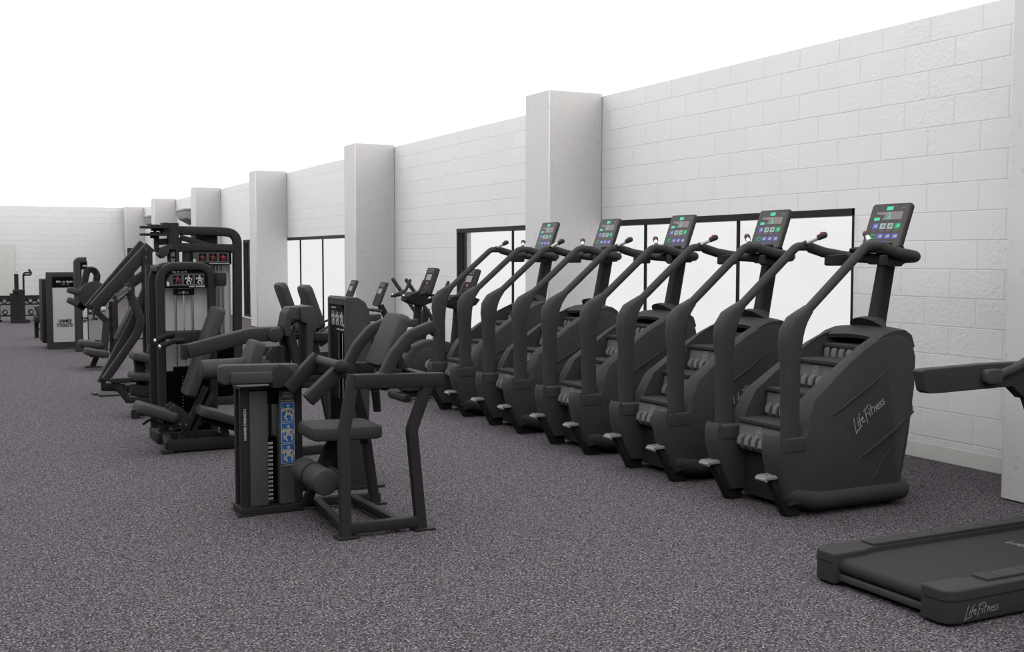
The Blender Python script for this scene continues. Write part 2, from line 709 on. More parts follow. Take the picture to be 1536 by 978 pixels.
def climber_shell(sg):
    mb = MB()
    t = bmesh.new()
    rows = []
    n = len(PROF)
    cx = .08
    cz = .6
    for lay in range(5):
        r = []
        for (x, z) in PROF:
            yo = ysh(z)
            if lay == 0:      # inner
                y = .235
                px, pz = x + (cx - x) * .02, z + (cz - z) * .02
            elif lay == 1:
                y = yo - .075
                px, pz = x, z
            elif lay == 2:
                y = yo - .028
                px, pz = x + (cx - x) * .012, z + (cz - z) * .015
            elif lay == 3:
                y = yo - .006
                px, pz = x + (cx - x) * .04, z + (cz - z) * .05
            else:
                y = yo
                px, pz = x + (cx - x) * .10, z + (cz - z) * .12
            r.append(t.verts.new((px, sg * y, pz)))
        rows.append(r)
    for i in range(4):
        for k in range(n):
            t.faces.new((rows[i][k], rows[i][(k + 1) % n], rows[i + 1][(k + 1) % n], rows[i + 1][k]))
    f0 = t.faces.new(rows[0][::-1])
    f1 = t.faces.new(rows[4])
    bmesh.ops.triangulate(t, faces=[f0, f1])
    return mb._add(t)


def make_climber(label):
    G = 'stair climbers in a row facing the window wall'
    t = thing('stair_climber', (0, 0, 0), label, 'stair climber', G)
    near = climber_shell(-1)
    # raised swage lines pressed in the side shell
    for sg, mbx in ((-1, near),):
        mbx.sweep([(.02, -.392, .30), (.20, -.398, .405), (.42, -.392, .52), (.60, -.378, .635)], circ(.011, 8, .006), upv=(0, 1, 0), scales=[.2, 1, 1, .8])
        mbx.sweep([(.10, -.392, .13), (.24, -.40, .22), (.30, -.398, .32), (.40, -.392, .42)], circ(.010, 8, .005), upv=(0, 1, 0), scales=[.2, 1, 1, .4])
        mbx.sweep([(-.22, -.375, .60), (-.02, -.372, .70), (.22, -.362, .83), (.44, -.345, .97)], circ(.010, 8, .004), upv=(0, 1, 0), scales=[.2, 1, 1, .3])
    far = climber_shell(1)
    near.box(-.55, -.36, -.403, -.230, .43, .53, .012, 3)
    far.box(-.55, -.36, .230, .403, .43, .53, .012, 3)
    s1 = near.build('side_shell', 'shell', t)
    far.build('side_shell', 'shell', t)
    # logo on the camera side shell
    fr = (V((.035, -.412, .55)), V((.868, .03, .496)).normalized(), V((-.496, .10, .868)).normalized())
    wordmark(MB(), fr, .088, .075).build('logo', 'mark', s1, label='silver lettered logo')
    # rear cover and crown bridging the shells
    mb = MB()
    mb.box(.56, .63, -.25, .25, .10, 1.08, .02)
    top = []
    for x, z in ((.345, 1.128), (.40, 1.158), (.50, 1.186), (.60, 1.186), (.66, 1.15), (.69, 1.07)):
        top.append((x, z))
    rings = []
    for k in range(9):
        y = -.29 + .58 * k / 8
        b = .02 * (1 - (y / .29) ** 2)
        xo = .05 * (1 - (y / .29) ** 2)
        ring = [V((x + (xo if i < 2 else 0), y, z + b)) for i, (x, z) in enumerate(top)]
        ring += [V((.665, y, 1.05)), V((.62, y, 1.10)), V((.50, y, 1.145 + b)), V((.36 + xo, y, 1.10 + b))]
        rings.append(ring)
    mb.rings(rings)
    mb.sweep([(.55, 0, 1.17), (.58, 0, 1.20), (.605, 0, 1.225), (.615, 0, 1.25)], circ(.17, 20, .13), upv=(1, 0, 0), scales=[1, .78, .52, .42])
    mb.build('top_cover', 'shell', t)
    # dark well and skirt
    mb = MB()
    mb.box(-.36, .56, -.24, .24, .05, .40)
    mb.prism([(-.36, .36), (.56, 1.05), (.56, .36)], 'y', -.238, .238)
    mb.build('step_well', 'rubber', t)
    # steps
    for k in range(4):
        x, z = [(-.405, .575), (-.165, .775), (.085, .972), (.345, 1.068)][k]
        mb = MB().use('tread')
        w = .232
        mb.box(x - .018, x + (.27 if k < 3 else .20), -w, w, z - .022, z + .006, .008)
        mb.use('riser')
        mb.obox((x + .012, 0, z - .075), (.03, 2 * w, .105), Euler((0, math.radians(8), 0)))
        for j in range(6):
            yy = -w + .045 + j * (2 * w - .09) / 5
            if k < 3:
                mb.sweep([(x + .0, yy, z - .112), (x - .026, yy, z - .135), (x - .030, yy, z - .165), (x - .012, yy, z - .192), (x + .03, yy, z - .205)],
                         rrect(.046, .030, .008, 2), upv=(1, 0, 0))
            else:
                mb.sweep([(x + .0, yy, z - .03), (x - .012, yy, z - .05), (x - .012, yy, z - .095)], rrect(.046, .026, .008, 2), upv=(1, 0, 0))
        st = mb.build('step', None, t)
        if k == 3:
            continue
        # round emblem on the riser
        e = MB()
        o = V((x - .0125, 0, z - .068))
        xd = V((0, -1, 0))
        yd = V((.14, 0, 1)).normalized()
        e.stroke((o, xd, yd), [(.03 * math.cos(a * math.pi / 10), .034 * math.sin(a * math.pi / 10)) for a in range(21)], .0045, .006)
        e.stroke((o, xd, yd), [(-.012, -.024), (.0, .006), (.012, .026)], .0045, .007)
        e.stroke((o, xd, yd), [(-.020, -.008), (.0, .004), (.016, .002), (.006, -.016)], .004, .008)
        e.build('emblem', 'mark', st, label='round silver emblem')
    # base tubes
    for sg in (-1, 1):
        mb = MB()
        mb.tube([(.50, sg * .345, .105), (-.26, sg * .345, .105), (-.44, sg * .33, .16)], .078, .14, 16, round_end=True)
        mb.build('base_tube', 'shell', t)
    for x in (-.36, .44):
        for sg in (-1, 1):
            MB().cyl((x, sg * .3, 0), (x, sg * .3, .06), .028, 12).build('levelling_foot', 'rubber', t)
    # uprights and rails
    for sg in (-1, 1):
        yy = sg * .345
        pts = [(-.448, .36), (-.455, .70), (-.458, .98), (-.462, 1.12), (-.452, 1.20), (-.418, 1.262), (-.372, 1.305), (-.335, 1.336), (-.315, 1.353)]
        w = [.128, .128, .134, .160, .165, .145, .105, .078, .068]
        d = [.085, .085, .090, .105, .108, .098, .082, .072, .066]
        secs = [(w[i] / .128, d[i] / .085) for i in range(len(w))]
        P = [V((x, yy, z)) for x, z in pts]
        mb = MB()
        mb.sweep(P, rrect(.085, .128, .036, 4), upv=(1, 0, 0), scales=[(b, a) for a, b in secs])
        mb.build('upright', 'shell', t)
        mb = MB()
        mb.tube([(-.335, yy, 1.335), (.175, yy, 1.765), (.27, yy, 1.765), (.40, yy, 1.735)], .031, .09, 12)
        rail = mb.build('handrail', 'shell', t)
        mb = MB()
        d = V((.09, -sg * .15, .075)).normalized()
        p = V((.22, yy, 1.775))
        mb.cyl(p, p + d * .045, .020, 12)
        mb.cyl(p + d * .04, p + d * .14, .012, 10)
        mb.cyl(p + d * .13, p + d * .175, .0215, 14)
        mb.ball(p + d * .178, .024, 12)
        mb.build('thumb_grip', 'shell', rail)
        MB().cyl(p + d * .045, p + d * .13, .0165, 14).build('sensor', 'sensor', rail, label='white pulse sensor')
        MB().ball(p + d * .172 + V((-.012, sg * .004, .011)), .0155, 10).build('button', 'red', rail, label='red button')
        # handle cluster bracket
        MB().prism([(.405, 1.70), (.40, 1.635), (.415, 1.625), (.535, 1.625), (.545, 1.64), (.54, 1.71)], 'y', sg * .31, sg * .23, .006).build('handle_bracket', 'frame', t)
    mb = MB()
    mb.tube([(.30, -.345, 1.757), (.43, -.345, 1.722), (.655, -.345, 1.69), (.665, 0, 1.675), (.655, .345, 1.69), (.43, .345, 1.722), (.30, .345, 1.757)], .038, .08, 14)
    mb.build('handlebar', 'shell', t)
    # mast
    mb = MB()
    mb.sweep([(.60, 0, 1.17), (.625, 0, 1.27), (.70, 0, 1.64), (.712, 0, 1.70)], rrect(.095, .125, .03, 3), upv=(1, 0, 0), scales=[1.12, 1, .95, .95])
    mb.box(.61, .78, -.10, .10, 1.635, 1.70, .015)
    mb.build('mast', 'frame', t)
    # console
    cdir = V((.115, 0, .315)).normalized()
    c0 = V((.705, 0, 1.905))
    nrm = V((-cdir.z, 0, cdir.x))
    mb = MB()
    mb.slab(c0, (0, -1, 0), cdir, .375, .345, .038, .030, 5, .012)
    mb.box(.68, .75, -.09, .09, 1.70, 1.80, .015)
    con = mb.build('console', 'shell', t)
    mb = MB()
    mb.slab((.60, 0, 1.742), (0, 1, 0), (1, 0, .12), .44, .15, .034, .05, 5, .012)
    mb.build('console_tray', 'black', t)
    fr = (c0 + nrm * .0195, V((0, -1, 0)), cdir)
    mb = MB().use('scr')
    sec = rrect(.345, .315, .02, 4)
    mb.poly(fr, sec, .0)
    mb.use('scr_green').quad(fr, -.035, .025, .118, .146, .001)
    mb.use('scr_band').quad(fr, -.12, .13, .045, .105, .001)
    mb.use('scr').poly(fr, [(-.12, .045), (-.055, .045), (-.03, .08), (-.12, .09)], .0014)
    mb.use('scr_green').quad(fr, -.13, -.075, .040, .062, .002)
    mb.stroke(fr, [(.0, .05), (.012, .075), (.005, .1)], .008, .002)
    mb.stroke(fr, [(.012, .075), (.024, .05)], .008, .002)
    for k in range(4):
        x = -.125 + k * .07
        mb.use(['scr_blue', 'scr_pale', 'scr_pale', 'scr_dgreen'][k]).quad(fr, x, x + .055, -.025, .018, .001)
        mb.use(['scr_pale', 'scr_dgreen', 'scr_dgreen', 'scr_green'][k]).poly(fr, [(x + .015, -.015), (x + .045, -.008), (x + .04, .012), (x + .022, .006)], .002)
        mb.use('scr_band').quad(fr, x + .006, x + .04, -.040, -.036, .001)
        mb.use(['scr_dgreen', 'scr_blue', 'scr_blue', 'scr_blue'][k]).quad(fr, x, x + .055, -.098, -.062, .001)
        mb.use(['scr', 'scr_pale', 'scr_pale', 'scr_pale'][k]).poly(fr, [(x + .01, -.088), (x + .045, -.092), (x + .05, -.07), (x + .02, -.075)], .002)
    mb.use('scr_blue').quad(fr, -.05, .06, -.122, -.118, .001)
    mb.use('scr_pale').quad(fr, .115, .13, .13, .133, .001)
    mb.build('screen', None, con, label='lit touch screen with rows of coloured tiles')
    mb = MB()
    mb.slab(c0 + nrm * .021 - cdir * .150 + V((0, -.06, 0)), (0, -1, 0), cdir, .11, .035, .012, .015, 4, .004)
    mb.build('stop_button', 'black', con)
    # step-up pads at the foot
    for sg in (-1, 1):
        y = sg * .305
        mb = MB()
        mb.prism([(-.60, .262), (-.51, .262), (-.40, .12), (-.345, .0), (-.455, .0)], 'y', y - .035, y + .035, .004)
        arm = mb.build('step_arm', 'rubber', t)
        mb = MB()
        mb.box(-.645, -.505, y - .055, y + .055, .262, .284, .006)
        mb.cyl((-.645, y - .05, .262), (-.645, y + .05, .262), .014, 10)
        for a in range(4):
            for b in range(4):
                mb.box(-.628 + a * .03, -.614 + a * .03, y - .042 + b * .024, y - .032 + b * .024, .283, .289)
        mb.build('foot_plate', 'footgrey', arm, label='grey ribbed foot plate')
    return t


CLX, CLY, CLP = 5.30, 6.02, 1.277
cl_labels = ['charcoal stair climber nearest the camera, at the right end of the row',
             'charcoal stair climber directly left of the nearest one, second in the row',
             'charcoal stair climber in the middle of the row of five',
             'charcoal stair climber next to last, between the middle and the farthest one',
             'farthest stair climber of the row, its screen against the wide concrete column']
first = make_climber(cl_labels[0])
for i in range(5):
    loc = (CLX, CLY + CLP * i, 0)
    if i == 0:
        first.location = loc
    else:
        dup(first, loc, cl_labels[i])

# ------------------------------------------------------------------ treadmills (rear end at local x=0, width along y, centre y=0)


def make_treadmill(label):
    t = thing('treadmill', (0, 0, 0), label, 'treadmill', 'treadmills facing the wall')
    Lg = 2.05
    for sg in (-1, 1):
        mb = MB()
        # side rail: rounded rear cap sweeping along +x, plan outline
        yo, yi = .455, .285
        pl = [(.0, yi + .0), (.0, yo - .06), (.012, yo - .025), (.04, yo - .006), (.08, yo), (Lg - .3, yo), (Lg - .3, yi + .03), (.34, yi + .03), (.26, yi + .02), (.2, yi), ]
        pl = [(x, sg * y) for x, y in pl]
        if sg < 0:
            pl = pl[::-1]
        mb.prism(pl, 'z', .012, .172, .012, 3)
        pl2 = [(.30, yi + .032), (.30, yi + .125), (Lg - .3, yi + .125), (Lg - .3, yi + .032)]
        pl2 = [(x, sg * y) for x, y in pl2]
        if sg < 0:
            pl2 = pl2[::-1]
        side = mb.build('side_rail', 'tmrail', t)
        mb = MB()
        mb.prism(pl2, 'z', .165, .186, .008)
        for k in range(7):
            x = .38 + k * .19
            mb.box(x, x + .012, sg * (yi + .045), sg * (yi + .115), .18, .1885, .002, 1)
        mb.build('foot_deck', 'tmrail', side)
        # seam groove strip between upper and lower shell
        mb = MB()
        pl = [(-.002, yi + .02), (-.002, yo - .059), (.011, yo - .023), (.04, yo - .0035), (.08, yo + .0025), (Lg - .32, yo + .0025), (Lg - .32, yo - .03), (.1, yo - .03), (.03, yi + .02)]
        pl = [(x, sg * y) for x, y in pl]
        if sg < 0:
            pl = pl[::-1]
        mb.prism(pl, 'z', .120, .1255)
        mb.build('seam', 'rubber', side)
        if sg < 0:
            fr = (V((.10, -.4565, .050)), V((1, 0, 0)), V((.0, 0, 1)))
            wordmark(MB(), fr, .060, .07).build('logo', 'mark', side, label='silver lettered logo')
    mb = MB()
    z1 = .142
    pr = [(.055 + .042 * math.cos(a), .100 + .042 * math.sin(a)) for a in [math.radians(90 + 15 * k) for k in range(13)]]
    pr = [(x + .02, z) for x, z in pr] + [(Lg - .25, .058), (Lg - .25, z1)]
    mb.prism(pr, 'y', -.312, .312)
    belt = mb.build('running_belt', 'belt', t)
    fr = (V((1.10, -.01, z1)), V((0, -1, 0)), V((1, 0, 0)))
    text_mesh('belt_print', 'LifeFitness', fr, .075, 'markdim', belt, bold=.02, shear=.25)
    MB().bar((.045, -.30, .047), (.045, .30, .047), .03, .034, br=.006).build('rear_crossbar', 'tmbar', t)
    mb = MB()
    for sg in (-1, 1):
        mb.cyl((.14, sg * .37, 0), (.14, sg * .37, .02), .03, 14)
        mb.cyl((1.6, sg * .37, 0), (1.6, sg * .37, .02), .03, 14)
    mb.build('foot', 'rubber', t)
    mb = MB()
    mb.prism([(Lg - .42, .165), (Lg - .3, .27), (Lg - .05, .30), (Lg + .10, .24), (Lg + .14, .05), (Lg - .42, .05)], 'y', -.44, .44, .03, 3)
    mb.build('motor_hood', 'tmrail', t)
    for sg in (-1, 1):
        mb = MB()
        mb.sweep([(1.78, sg * .41, .20), (1.72, sg * .41, .60), (1.56, sg * .40, .90), (1.52, sg * .40, 1.0)], rrect(.075, .11, .025, 3), upv=(1, 0, 0), scales=[1.1, 1, 1, 1.1])
        up_ = mb.build('upright', 'frame', t)
        mb = MB()
        y = sg * .40
        pr = [(.67, 1.072), (.675, 1.055), (.70, .965), (.725, .95), (.80, .948), (1.38, .956), (1.48, .88), (1.60, .94), (1.58, 1.09), (1.2, 1.094), (.71, 1.084), (.68, 1.08)]
        mb.prism(pr, 'y', y - .035, y + .035, .012, 3)
        arm = mb.build('arm_rail', 'tmrail', t)
        mb = MB()
        yy = y - .06
        mb.sweep(fillet([(1.13, yy, 1.025), (1.23, yy, 1.030), (1.37, yy, 1.065), (1.62, yy - .0, 1.17)], .1), rrect(.045, .05, .02, 3), scales=None)
        mb.slab((1.18, yy, 1.025), (1, 0, 0), (0, 0, 1), .13, .085, .05, .03, 4, .012)
        mb.build('hand_grip', 'pad', arm)
    mb = MB()
    mb.box(1.52, 1.66, -.40, .40, 1.02, 1.10, .03)
    mb.slab((1.72, 0, 1.32), (0, -1, 0), (.25, 0, 1), .72, .42, .06, .05, 5, .015)
    mb.build('console', 'tmrail', t)
    return t


tm = make_treadmill('charcoal treadmill on the floor at the right, its running belt in view')
tm.location = (4.03, 4.075, 0)
tm2 = dup(tm, (4.045, 2.80, 0), 'treadmill at the bottom right corner, only its rear corner showing')

# ------------------------------------------------------------------ bikes (rider faces +x)


def make_bike(label):
    """upright exercise bike; crank at local x=0"""
    t = thing('exercise_bike', (0, 0, 0), label, 'exercise bike', 'upright bikes beyond the stair climbers')
    mb = MB()
    pr = [(-.34, .12), (-.33, .34), (-.28, .52), (-.17, .64), (-.02, .70), (.14, .70), (.30, .66), (.44, .56), (.52, .40), (.52, .16), (.46, .09), (-.28, .09)]
    mb.prism(pr, 'y', -.085, .085, .03, 3)
    mb.cyl((.0, -.115, .41), (.0, .115, .41), .20, 32, .02)
    sh = mb.build('drive_housing', 'shell', t)
    mb = MB()
    mb.tube([(.052 * math.cos(a), -.135, .41 + .052 * math.sin(a)) for a in [k * math.pi / 10 for k in range(21)]], .012, 0, 8, upv=(0, 1, 0))
    mb.build('crank_ring', 'mark', sh, label='bright metal ring')
    for sg, a in ((-1, math.radians(-95)), (1, math.radians(85))):
        mb = MB()
        p = V((0, sg * .14, .41))
        q = p + V((math.cos(a) * .17, 0, math.sin(a) * .17))
        mb.bar(p, q, .018, .022)
        mb.box(q.x - .05, q.x + .05, q.y, q.y + sg * .10, q.z - .015, q.z + .015, .008)
        mb.build('pedal', 'steel', t)
    MB().rect([(-.36, -.0, .06), (.58, 0, .06)], .09, .07).build('floor_rail', 'frame', t)
    for x in (-.34, .54):
        MB().rect([(x, -.28, .045), (x, .28, .045)], .08, .07).build('stabilizer_foot', 'frame', t)
    mb = MB()
    mb.sweep([(-.20, 0, .50), (-.30, 0, .86)], rrect(.06, .08, .02, 3), upv=(1, 0, 0))
    mb.build('seat_post', 'frame', t)
    mb = MB()
    mb.prism([(-.46, -.13), (-.40, -.15), (-.30, -.10), (-.12, -.03), (-.09, 0), (-.12, .03), (-.30, .10), (-.40, .15), (-.46, .13)], 'z', .86, .95, .03, 3)
    mb.build('saddle', 'pad', t)
    mb = MB()
    mb.sweep(fillet([(.36, 0, .52), (.40, 0, .86), (.42, 0, 1.10)], .1), rrect(.085, .10, .03, 3), upv=(1, 0, 0), scales=None)
    mb.prism([(.28, 1.08), (.44, 1.04), (.62, 1.10), (.68, 1.17), (.60, 1.20), (.22, 1.17), (.20, 1.12)], 'y', -.10, .10, .02)
    mast = mb.build('mast', 'frame', t)
    mb = MB()
    for sg in (-1, 1):
        mb.tube([(.50, sg * .06, 1.21), (.34, sg * .20, 1.20), (.14, sg * .23, 1.17)], .021, .08, 10, round_end=True)
        mb.tube([(.14, sg * .16, 1.18), (.26, sg * .24, 1.21), (.34, sg * .245, 1.24), (.40, sg * .245, 1.37)], .021, .07, 10, round_end=True)
    hb = mb.build('handlebar', 'shell', t)
    mb = MB()
    for sg in (-1, 1):
        mb.ball((.14, sg * .195, 1.185), .018)
    mb.build('grip_sensor', 'chrome', hb)
    con = MB().slab((.58, 0, 1.36), (0, -1, 0), (.34, 0, .94), .32, .37, .055, .03, 4, .012).build('console', 'shell', t)
    n = V((-.94, 0, .34)).normalized()
    fr = (V((.58, 0, 1.36)) + n * .029, V((0, -1, 0)), V((.34, 0, .94)).normalized())
    mb = MB().use('black')
    mb.poly(fr, rrect(.295, .34, .02, 3))
    mb.use('markdim')
    for a in range(4):
        for b in (0, 1):
            mb.quad(fr, -.095 + a * .052, -.065 + a * .052, .115 + b * .03, .130 + b * .03, .001)
    mb.use('scr_band').quad(fr, -.08, .08, .01, .09, .001)
    mb.use('markdim')
    for a in range(6):
        mb.quad(fr, -.09 + a * .032, -.075 + a * .032, -.125 + (a % 3) * .02, -.112 + (a % 3) * .02, .001)
    mb.stroke(fr, [(-.10, .10), (-.09, .06), (-.095, .04)], .006, .002)
    mb.use('scr_red').quad(fr, -.02, .025, -.045, -.020, .002)
    mb.build('screen', None, con, label='dark panel with keys and a small red readout')
    return t


bk = make_bike('upright exercise bike just beyond the farthest stair climber, before the dark window jamb')
bk.location = (5.08, 12.45, 0)
dup(bk, (5.08, 13.72, 0), 'upright exercise bike standing free against the white wall between column and window')


def make_recumbent(label):
    t = thing('recumbent_bike', (0, 0, 0), label, 'recumbent bike', 'recumbent bikes in front of the far window')
    # seat back leaning away from the wall (local x=0 at the console)
    bd = V((-.22, 0, .62)).normalized()
    MB().slab((-1.07, 0, .95), (0, 1, 0), bd, .46, .68, .13, .10, 5, .045).build('backrest', 'pad', t)
    MB().slab((-.86, 0, .55), (0, 1, 0), (1, 0, .12), .44, .42, .10, .08, 5, .04).build('seat', 'pad', t)
    mb = MB()
    mb.bar((-1.04, 0, .30), (-.98, 0, .72), .08, .06, (1, 0, 0))
    mb.bar((-.95, 0, .40), (-.80, 0, .50), .12, .08)
    mb.build('seat_frame', 'frame', t)
    for sg in (-1, 1):
        mb = MB()
        mb.tube([(-1.02, sg * .22, .56), (-1.05, sg * .30, .60), (-.90, sg * .31, .68), (-.72, sg * .30, .73)], .017, .05, 8)
        h = mb.build('seat_handle', 'shell', t)
        MB().cyl((-.86, sg * .31, .695), (-.80, sg * .307, .712), .021, 10).build('grip_sensor', 'chrome', h)
    MB().rect([(-1.25, 0, .10), (.30, 0, .10)], .10, .10).build('floor_rail', 'frame', t)
    for x in (-1.2, .26):
        MB().rect([(x, -.28, .045), (x, .28, .045)], .08, .07).build('stabilizer_foot', 'frame', t)
    mb = MB()
    mb.prism([(-.30, .14), (-.28, .42), (-.16, .58), (.02, .66), (.22, .62), (.34, .46), (.34, .16)], 'y', -.09, .09, .03, 3)
    mb.cyl((0, -.115, .38), (0, .115, .38), .17, 28, .02)
    mb.build('drive_housing', 'shell', t)
    MB().sweep([(.20, 0, .55), (.06, 0, .84), (.0, 0, .95)], rrect(.08, .09, .025, 3), upv=(1, 0, 0)).build('mast', 'frame', t)
    mb = MB()
    for sg in (-1, 1):
        mb.tube([(.02, 0, .88), (-.06, sg * .16, .87), (-.20, sg * .20, .90)], .020, .06, 8, round_end=True)
    mb.build('handlebar', 'shell', t)
    cdir = V((.38, 0, .92)).normalized()
    n = V((-cdir.z, 0, cdir.x))
    c = V((.0, 0, 1.12))
    con = MB().slab(c, (0, -1, 0), cdir, .26, .38, .05, .03, 4, .012).build('console', 'shell', t)
    fr = (c + n * .0265, V((0, -1, 0)), cdir)
    mb = MB().use('black')
    mb.poly(fr, rrect(.235, .35, .02, 3))
    mb.use('markdim')
    for a in range(4):
        for b in (0, 1):
            mb.quad(fr, -.095 + a * .052, -.065 + a * .052, .115 + b * .03, .130 + b * .03, .001)
    mb.stroke(fr, [(-.10, .09), (-.09, .05), (-.095, .02)], .008, .002)
    mb.use('scr_band').quad(fr, -.07, .08, .0, .08, .001)
    mb.build('screen', None, con, label='dark panel with rows of keys')
    return t


rb = make_recumbent('recumbent exercise bike nearer the column, its padded backrest second from the left')
rb.location = (5.82, 16.05, 0)
dup(rb, (5.88, 17.6, 0), 'recumbent exercise bike farther off, its padded backrest leftmost before the bright window')

# elliptical trainer between the bikes
eo = (5.57, 14.85, 0)
t = thing('elliptical_trainer', eo, 'elliptical trainer with two long swing arms between the upright and recumbent bikes', 'elliptical')
mb = MB()
mb.prism([(-.35, .10), (-.33, .36), (-.18, .55), (.06, .62), (.30, .55), (.48, .35), (.50, .10)], 'y', -.10, .10, .03, 3)
mb.build('drive_housing', 'shell', t)
for sg in (-1, 1):
    MB().tube([(.10, sg * .26, 1.36), (.46, sg * .26, .86), (.52, sg * .26, .60), (.50, sg * .26, .30)], .027, .2, 10, round_end=True).build('swing_arm', 'shell', t)
    mb = MB()
    mb.rect([(.50, sg * .22, .28), (-.75, sg * .22, .16)], .06, .05)
    mb.slab((-.35, sg * .22, .235), (1, 0, -.09), (0, 1, 0), .42, .16, .04, .05, 4, .01)
    mb.build('foot_pedal', 'rubber', t)
MB().rect([(-.85, 0, .06), (.62, 0, .06)], .10, .09).build('floor_rail', 'frame', t)
for x in (-.82, .58):
    MB().rect([(x, -.3, .04), (x, .3, .04)], .08, .07).build('stabilizer_foot', 'frame', t)
MB().sweep([(.42, 0, .40), (.50, 0, .95)], rrect(.09, .10, .03, 3), upv=(1, 0, 0)).build('mast', 'frame', t)

# ------------------------------------------------------------------ strength machines


def marks(mb, fr, x0, x1, y0, y1, n, m='white', z=.002):
    """a line of print too small to read"""
    mb.use(m)
    w = (x1 - x0) / n
    for k in range(n):
        if random.random() < .12:
            continue
        mb.quad(fr, x0 + w * k, x0 + w * (k + .7), y0, y1 - (y1 - y0) * random.choice((0, .15, .3)), z)


def figure(mb, fr, x, y, s, body, hot, z=.002):
    """small anatomical figure: head, trunk with a highlighted muscle, arms, legs"""
    mb.use(body)
    mb.poly(fr, [(x + s * (.02 + .09 * math.cos(a)), y + s * (.36 + .1 * math.sin(a))) for a in [k * math.pi / 4 for k in range(8)]], z)
    mb.poly(fr, [(x - s * .14, y + s * .24), (x + s * .18, y + s * .24), (x + s * .12, y - s * .12), (x - s * .10, y - s * .14)], z)
    mb.stroke(fr, [(x - s * .14, y + s * .2), (x - s * .34, y + s * .05), (x - s * .26, y + s * .26)], s * .075, z + .0003)
    mb.stroke(fr, [(x + s * .17, y + s * .2), (x + s * .34, y + s * .08), (x + s * .30, y - s * .06)], s * .075, z + .0003)
    mb.stroke(fr, [(x + s * .02, y - s * .1), (x + s * .25, y - s * .18), (x + s * .22, y - s * .42)], s * .10, z + .0003)
    mb.stroke(fr, [(x - s * .05, y - s * .1), (x - s * .18, y - s * .26), (x - s * .05, y - s * .44)], s * .10, z + .0003)
    mb.use(hot).poly(fr, [(x - s * .04, y + s * .12), (x + s * .1, y + s * .14), (x + s * .09, y - s * .02), (x - s * .0, y - s * .04)], z + .001)


# ---- A: low-stack machine nearest the camera
ao = V((2.20, 7.0, 0))
t = thing('selector_machine', ao, 'nearest strength machine, low charcoal weight tower with blue picture placard and seat', 'strength machine')
Yf = 7.30
mb = MB(ao)
x0, x1 = 1.69, 2.085
for x in (x0 + .022, x1 - .022):
    mb.bar((x, Yf + .03, .03), (x, Yf + .03, .835), .05, .06, (1, 0, 0))
    mb.bar((x, Yf + .17, .03), (x, Yf + .17, .835), .05, .06, (1, 0, 0))
mb.box(x0 - .012, x1 + .012, Yf - .01, Yf + .21, .825, .85, .006)
mb.box(x0 - .02, x1 + .01, Yf - .02, Yf + .22, .0, .05, .006)
mb.box(x0 - .04, x0 + .06, Yf - .04, Yf + .06, .0, .012)
frame = mb.build('tower_frame', 'frame', t)
mb = MB(ao)
mb.box(x0 + .05, x0 + .17, Yf + .0, Yf + .18, .055, .815, .006)
mb.box(x0 + .245, x1 - .05, Yf + .0, Yf + .18, .055, .815, .006)
tw = mb.build('tower_panel', 'panelchar', t)
mb = MB(ao)
for k in range(15):
    mb.box(x0 + .178, x0 + .242, Yf + .05, Yf + .18, .075 + k * .0285, .075 + k * .0285 + .0265, .002, 1)
ws = mb.build('weight_stack', 'stack', t)
mb = MB(ao)
fr = (V((x0 + .178, Yf + .05, .075)), V((1, 0, 0)), V((0, 0, 1)))
for k in range(14):
    mb.use('white').quad(fr, .004, .034, k * .0285 + .006, k * .0285 + .021, .002)
    mb.use('black').quad(fr, .012, .016, k * .0285 + .009, k * .0285 + .017, .003)
    mb.use('black').quad(fr, .022, .026, k * .0285 + .009, k * .0285 + .017, .003)
mb.build('plate_label', None, ws, label='column of small white weight labels')
mb = MB(ao)
mb.cyl((x0 + .21, Yf + .1, .50), (x0 + .21, Yf + .1, .83), .006, 8)
mb.box(x0 + .175, x0 + .245, Yf + .02, Yf + .1, .72, .815, .008)
mb.cyl((x0 + .21, Yf + .012, .765), (x0 + .21, Yf + .03, .765), .025, 16)
mb.build('cable', 'black', t)
# placard
fr = (V((x0 + .255, Yf, .06)), V((1, 0, 0)), V((0, 0, 1)))
mb = MB(ao).use('panelchar')
for k in range(3):
    y0 = .268 + (2 - k) * .138
    mb.use('white').quad(fr, .003, .092, y0 - .003, y0 + .128, .0015)
    mb.use('blue').quad(fr, .006, .089, y0, y0 + .125, .002)
    figure(mb, fr, .048, y0 + .062, .115, 'skin', 'redp' if k == 0 else 'skin', .003)
    if k:
        mb.use('white').stroke(fr, [(.02, y0 + .02), (.02, y0 + .07), (.035, y0 + .075)], .004, .0035)
        mb.stroke(fr, [(.07, y0 + .015), (.075, y0 + .06)], .004, .0035)
marks(mb, fr, .006, .09, .680, .687, 14, 'skin')
marks(mb, fr, .006, .09, .250, .257, 14, 'white')
pl = mb.build('placard', None, tw, label='three blue exercise pictures')
fr2 = (V((x0 + .303, Yf, .783)), V((1, 0, 0)), V((0, 0, 1)))
text_mesh('maker_print', 'HAMMER\nSTRENGTH', fr2, .024, 'white', tw, ao, bold=.03, shear=.15, z=.003, xs=.62)
fr3 = (V((x0 - .004, Yf + .03, .63)), V((0, 0, 1)), V((0, 1, 0)))
text_mesh('maker_print', 'HAMMER STRENGTH', (V((x0 + .02, Yf - .0008, .60)), V((0, 0, 1)), V((-1, 0, 0))), .022, 'white', frame, ao, bold=.03, z=.002)
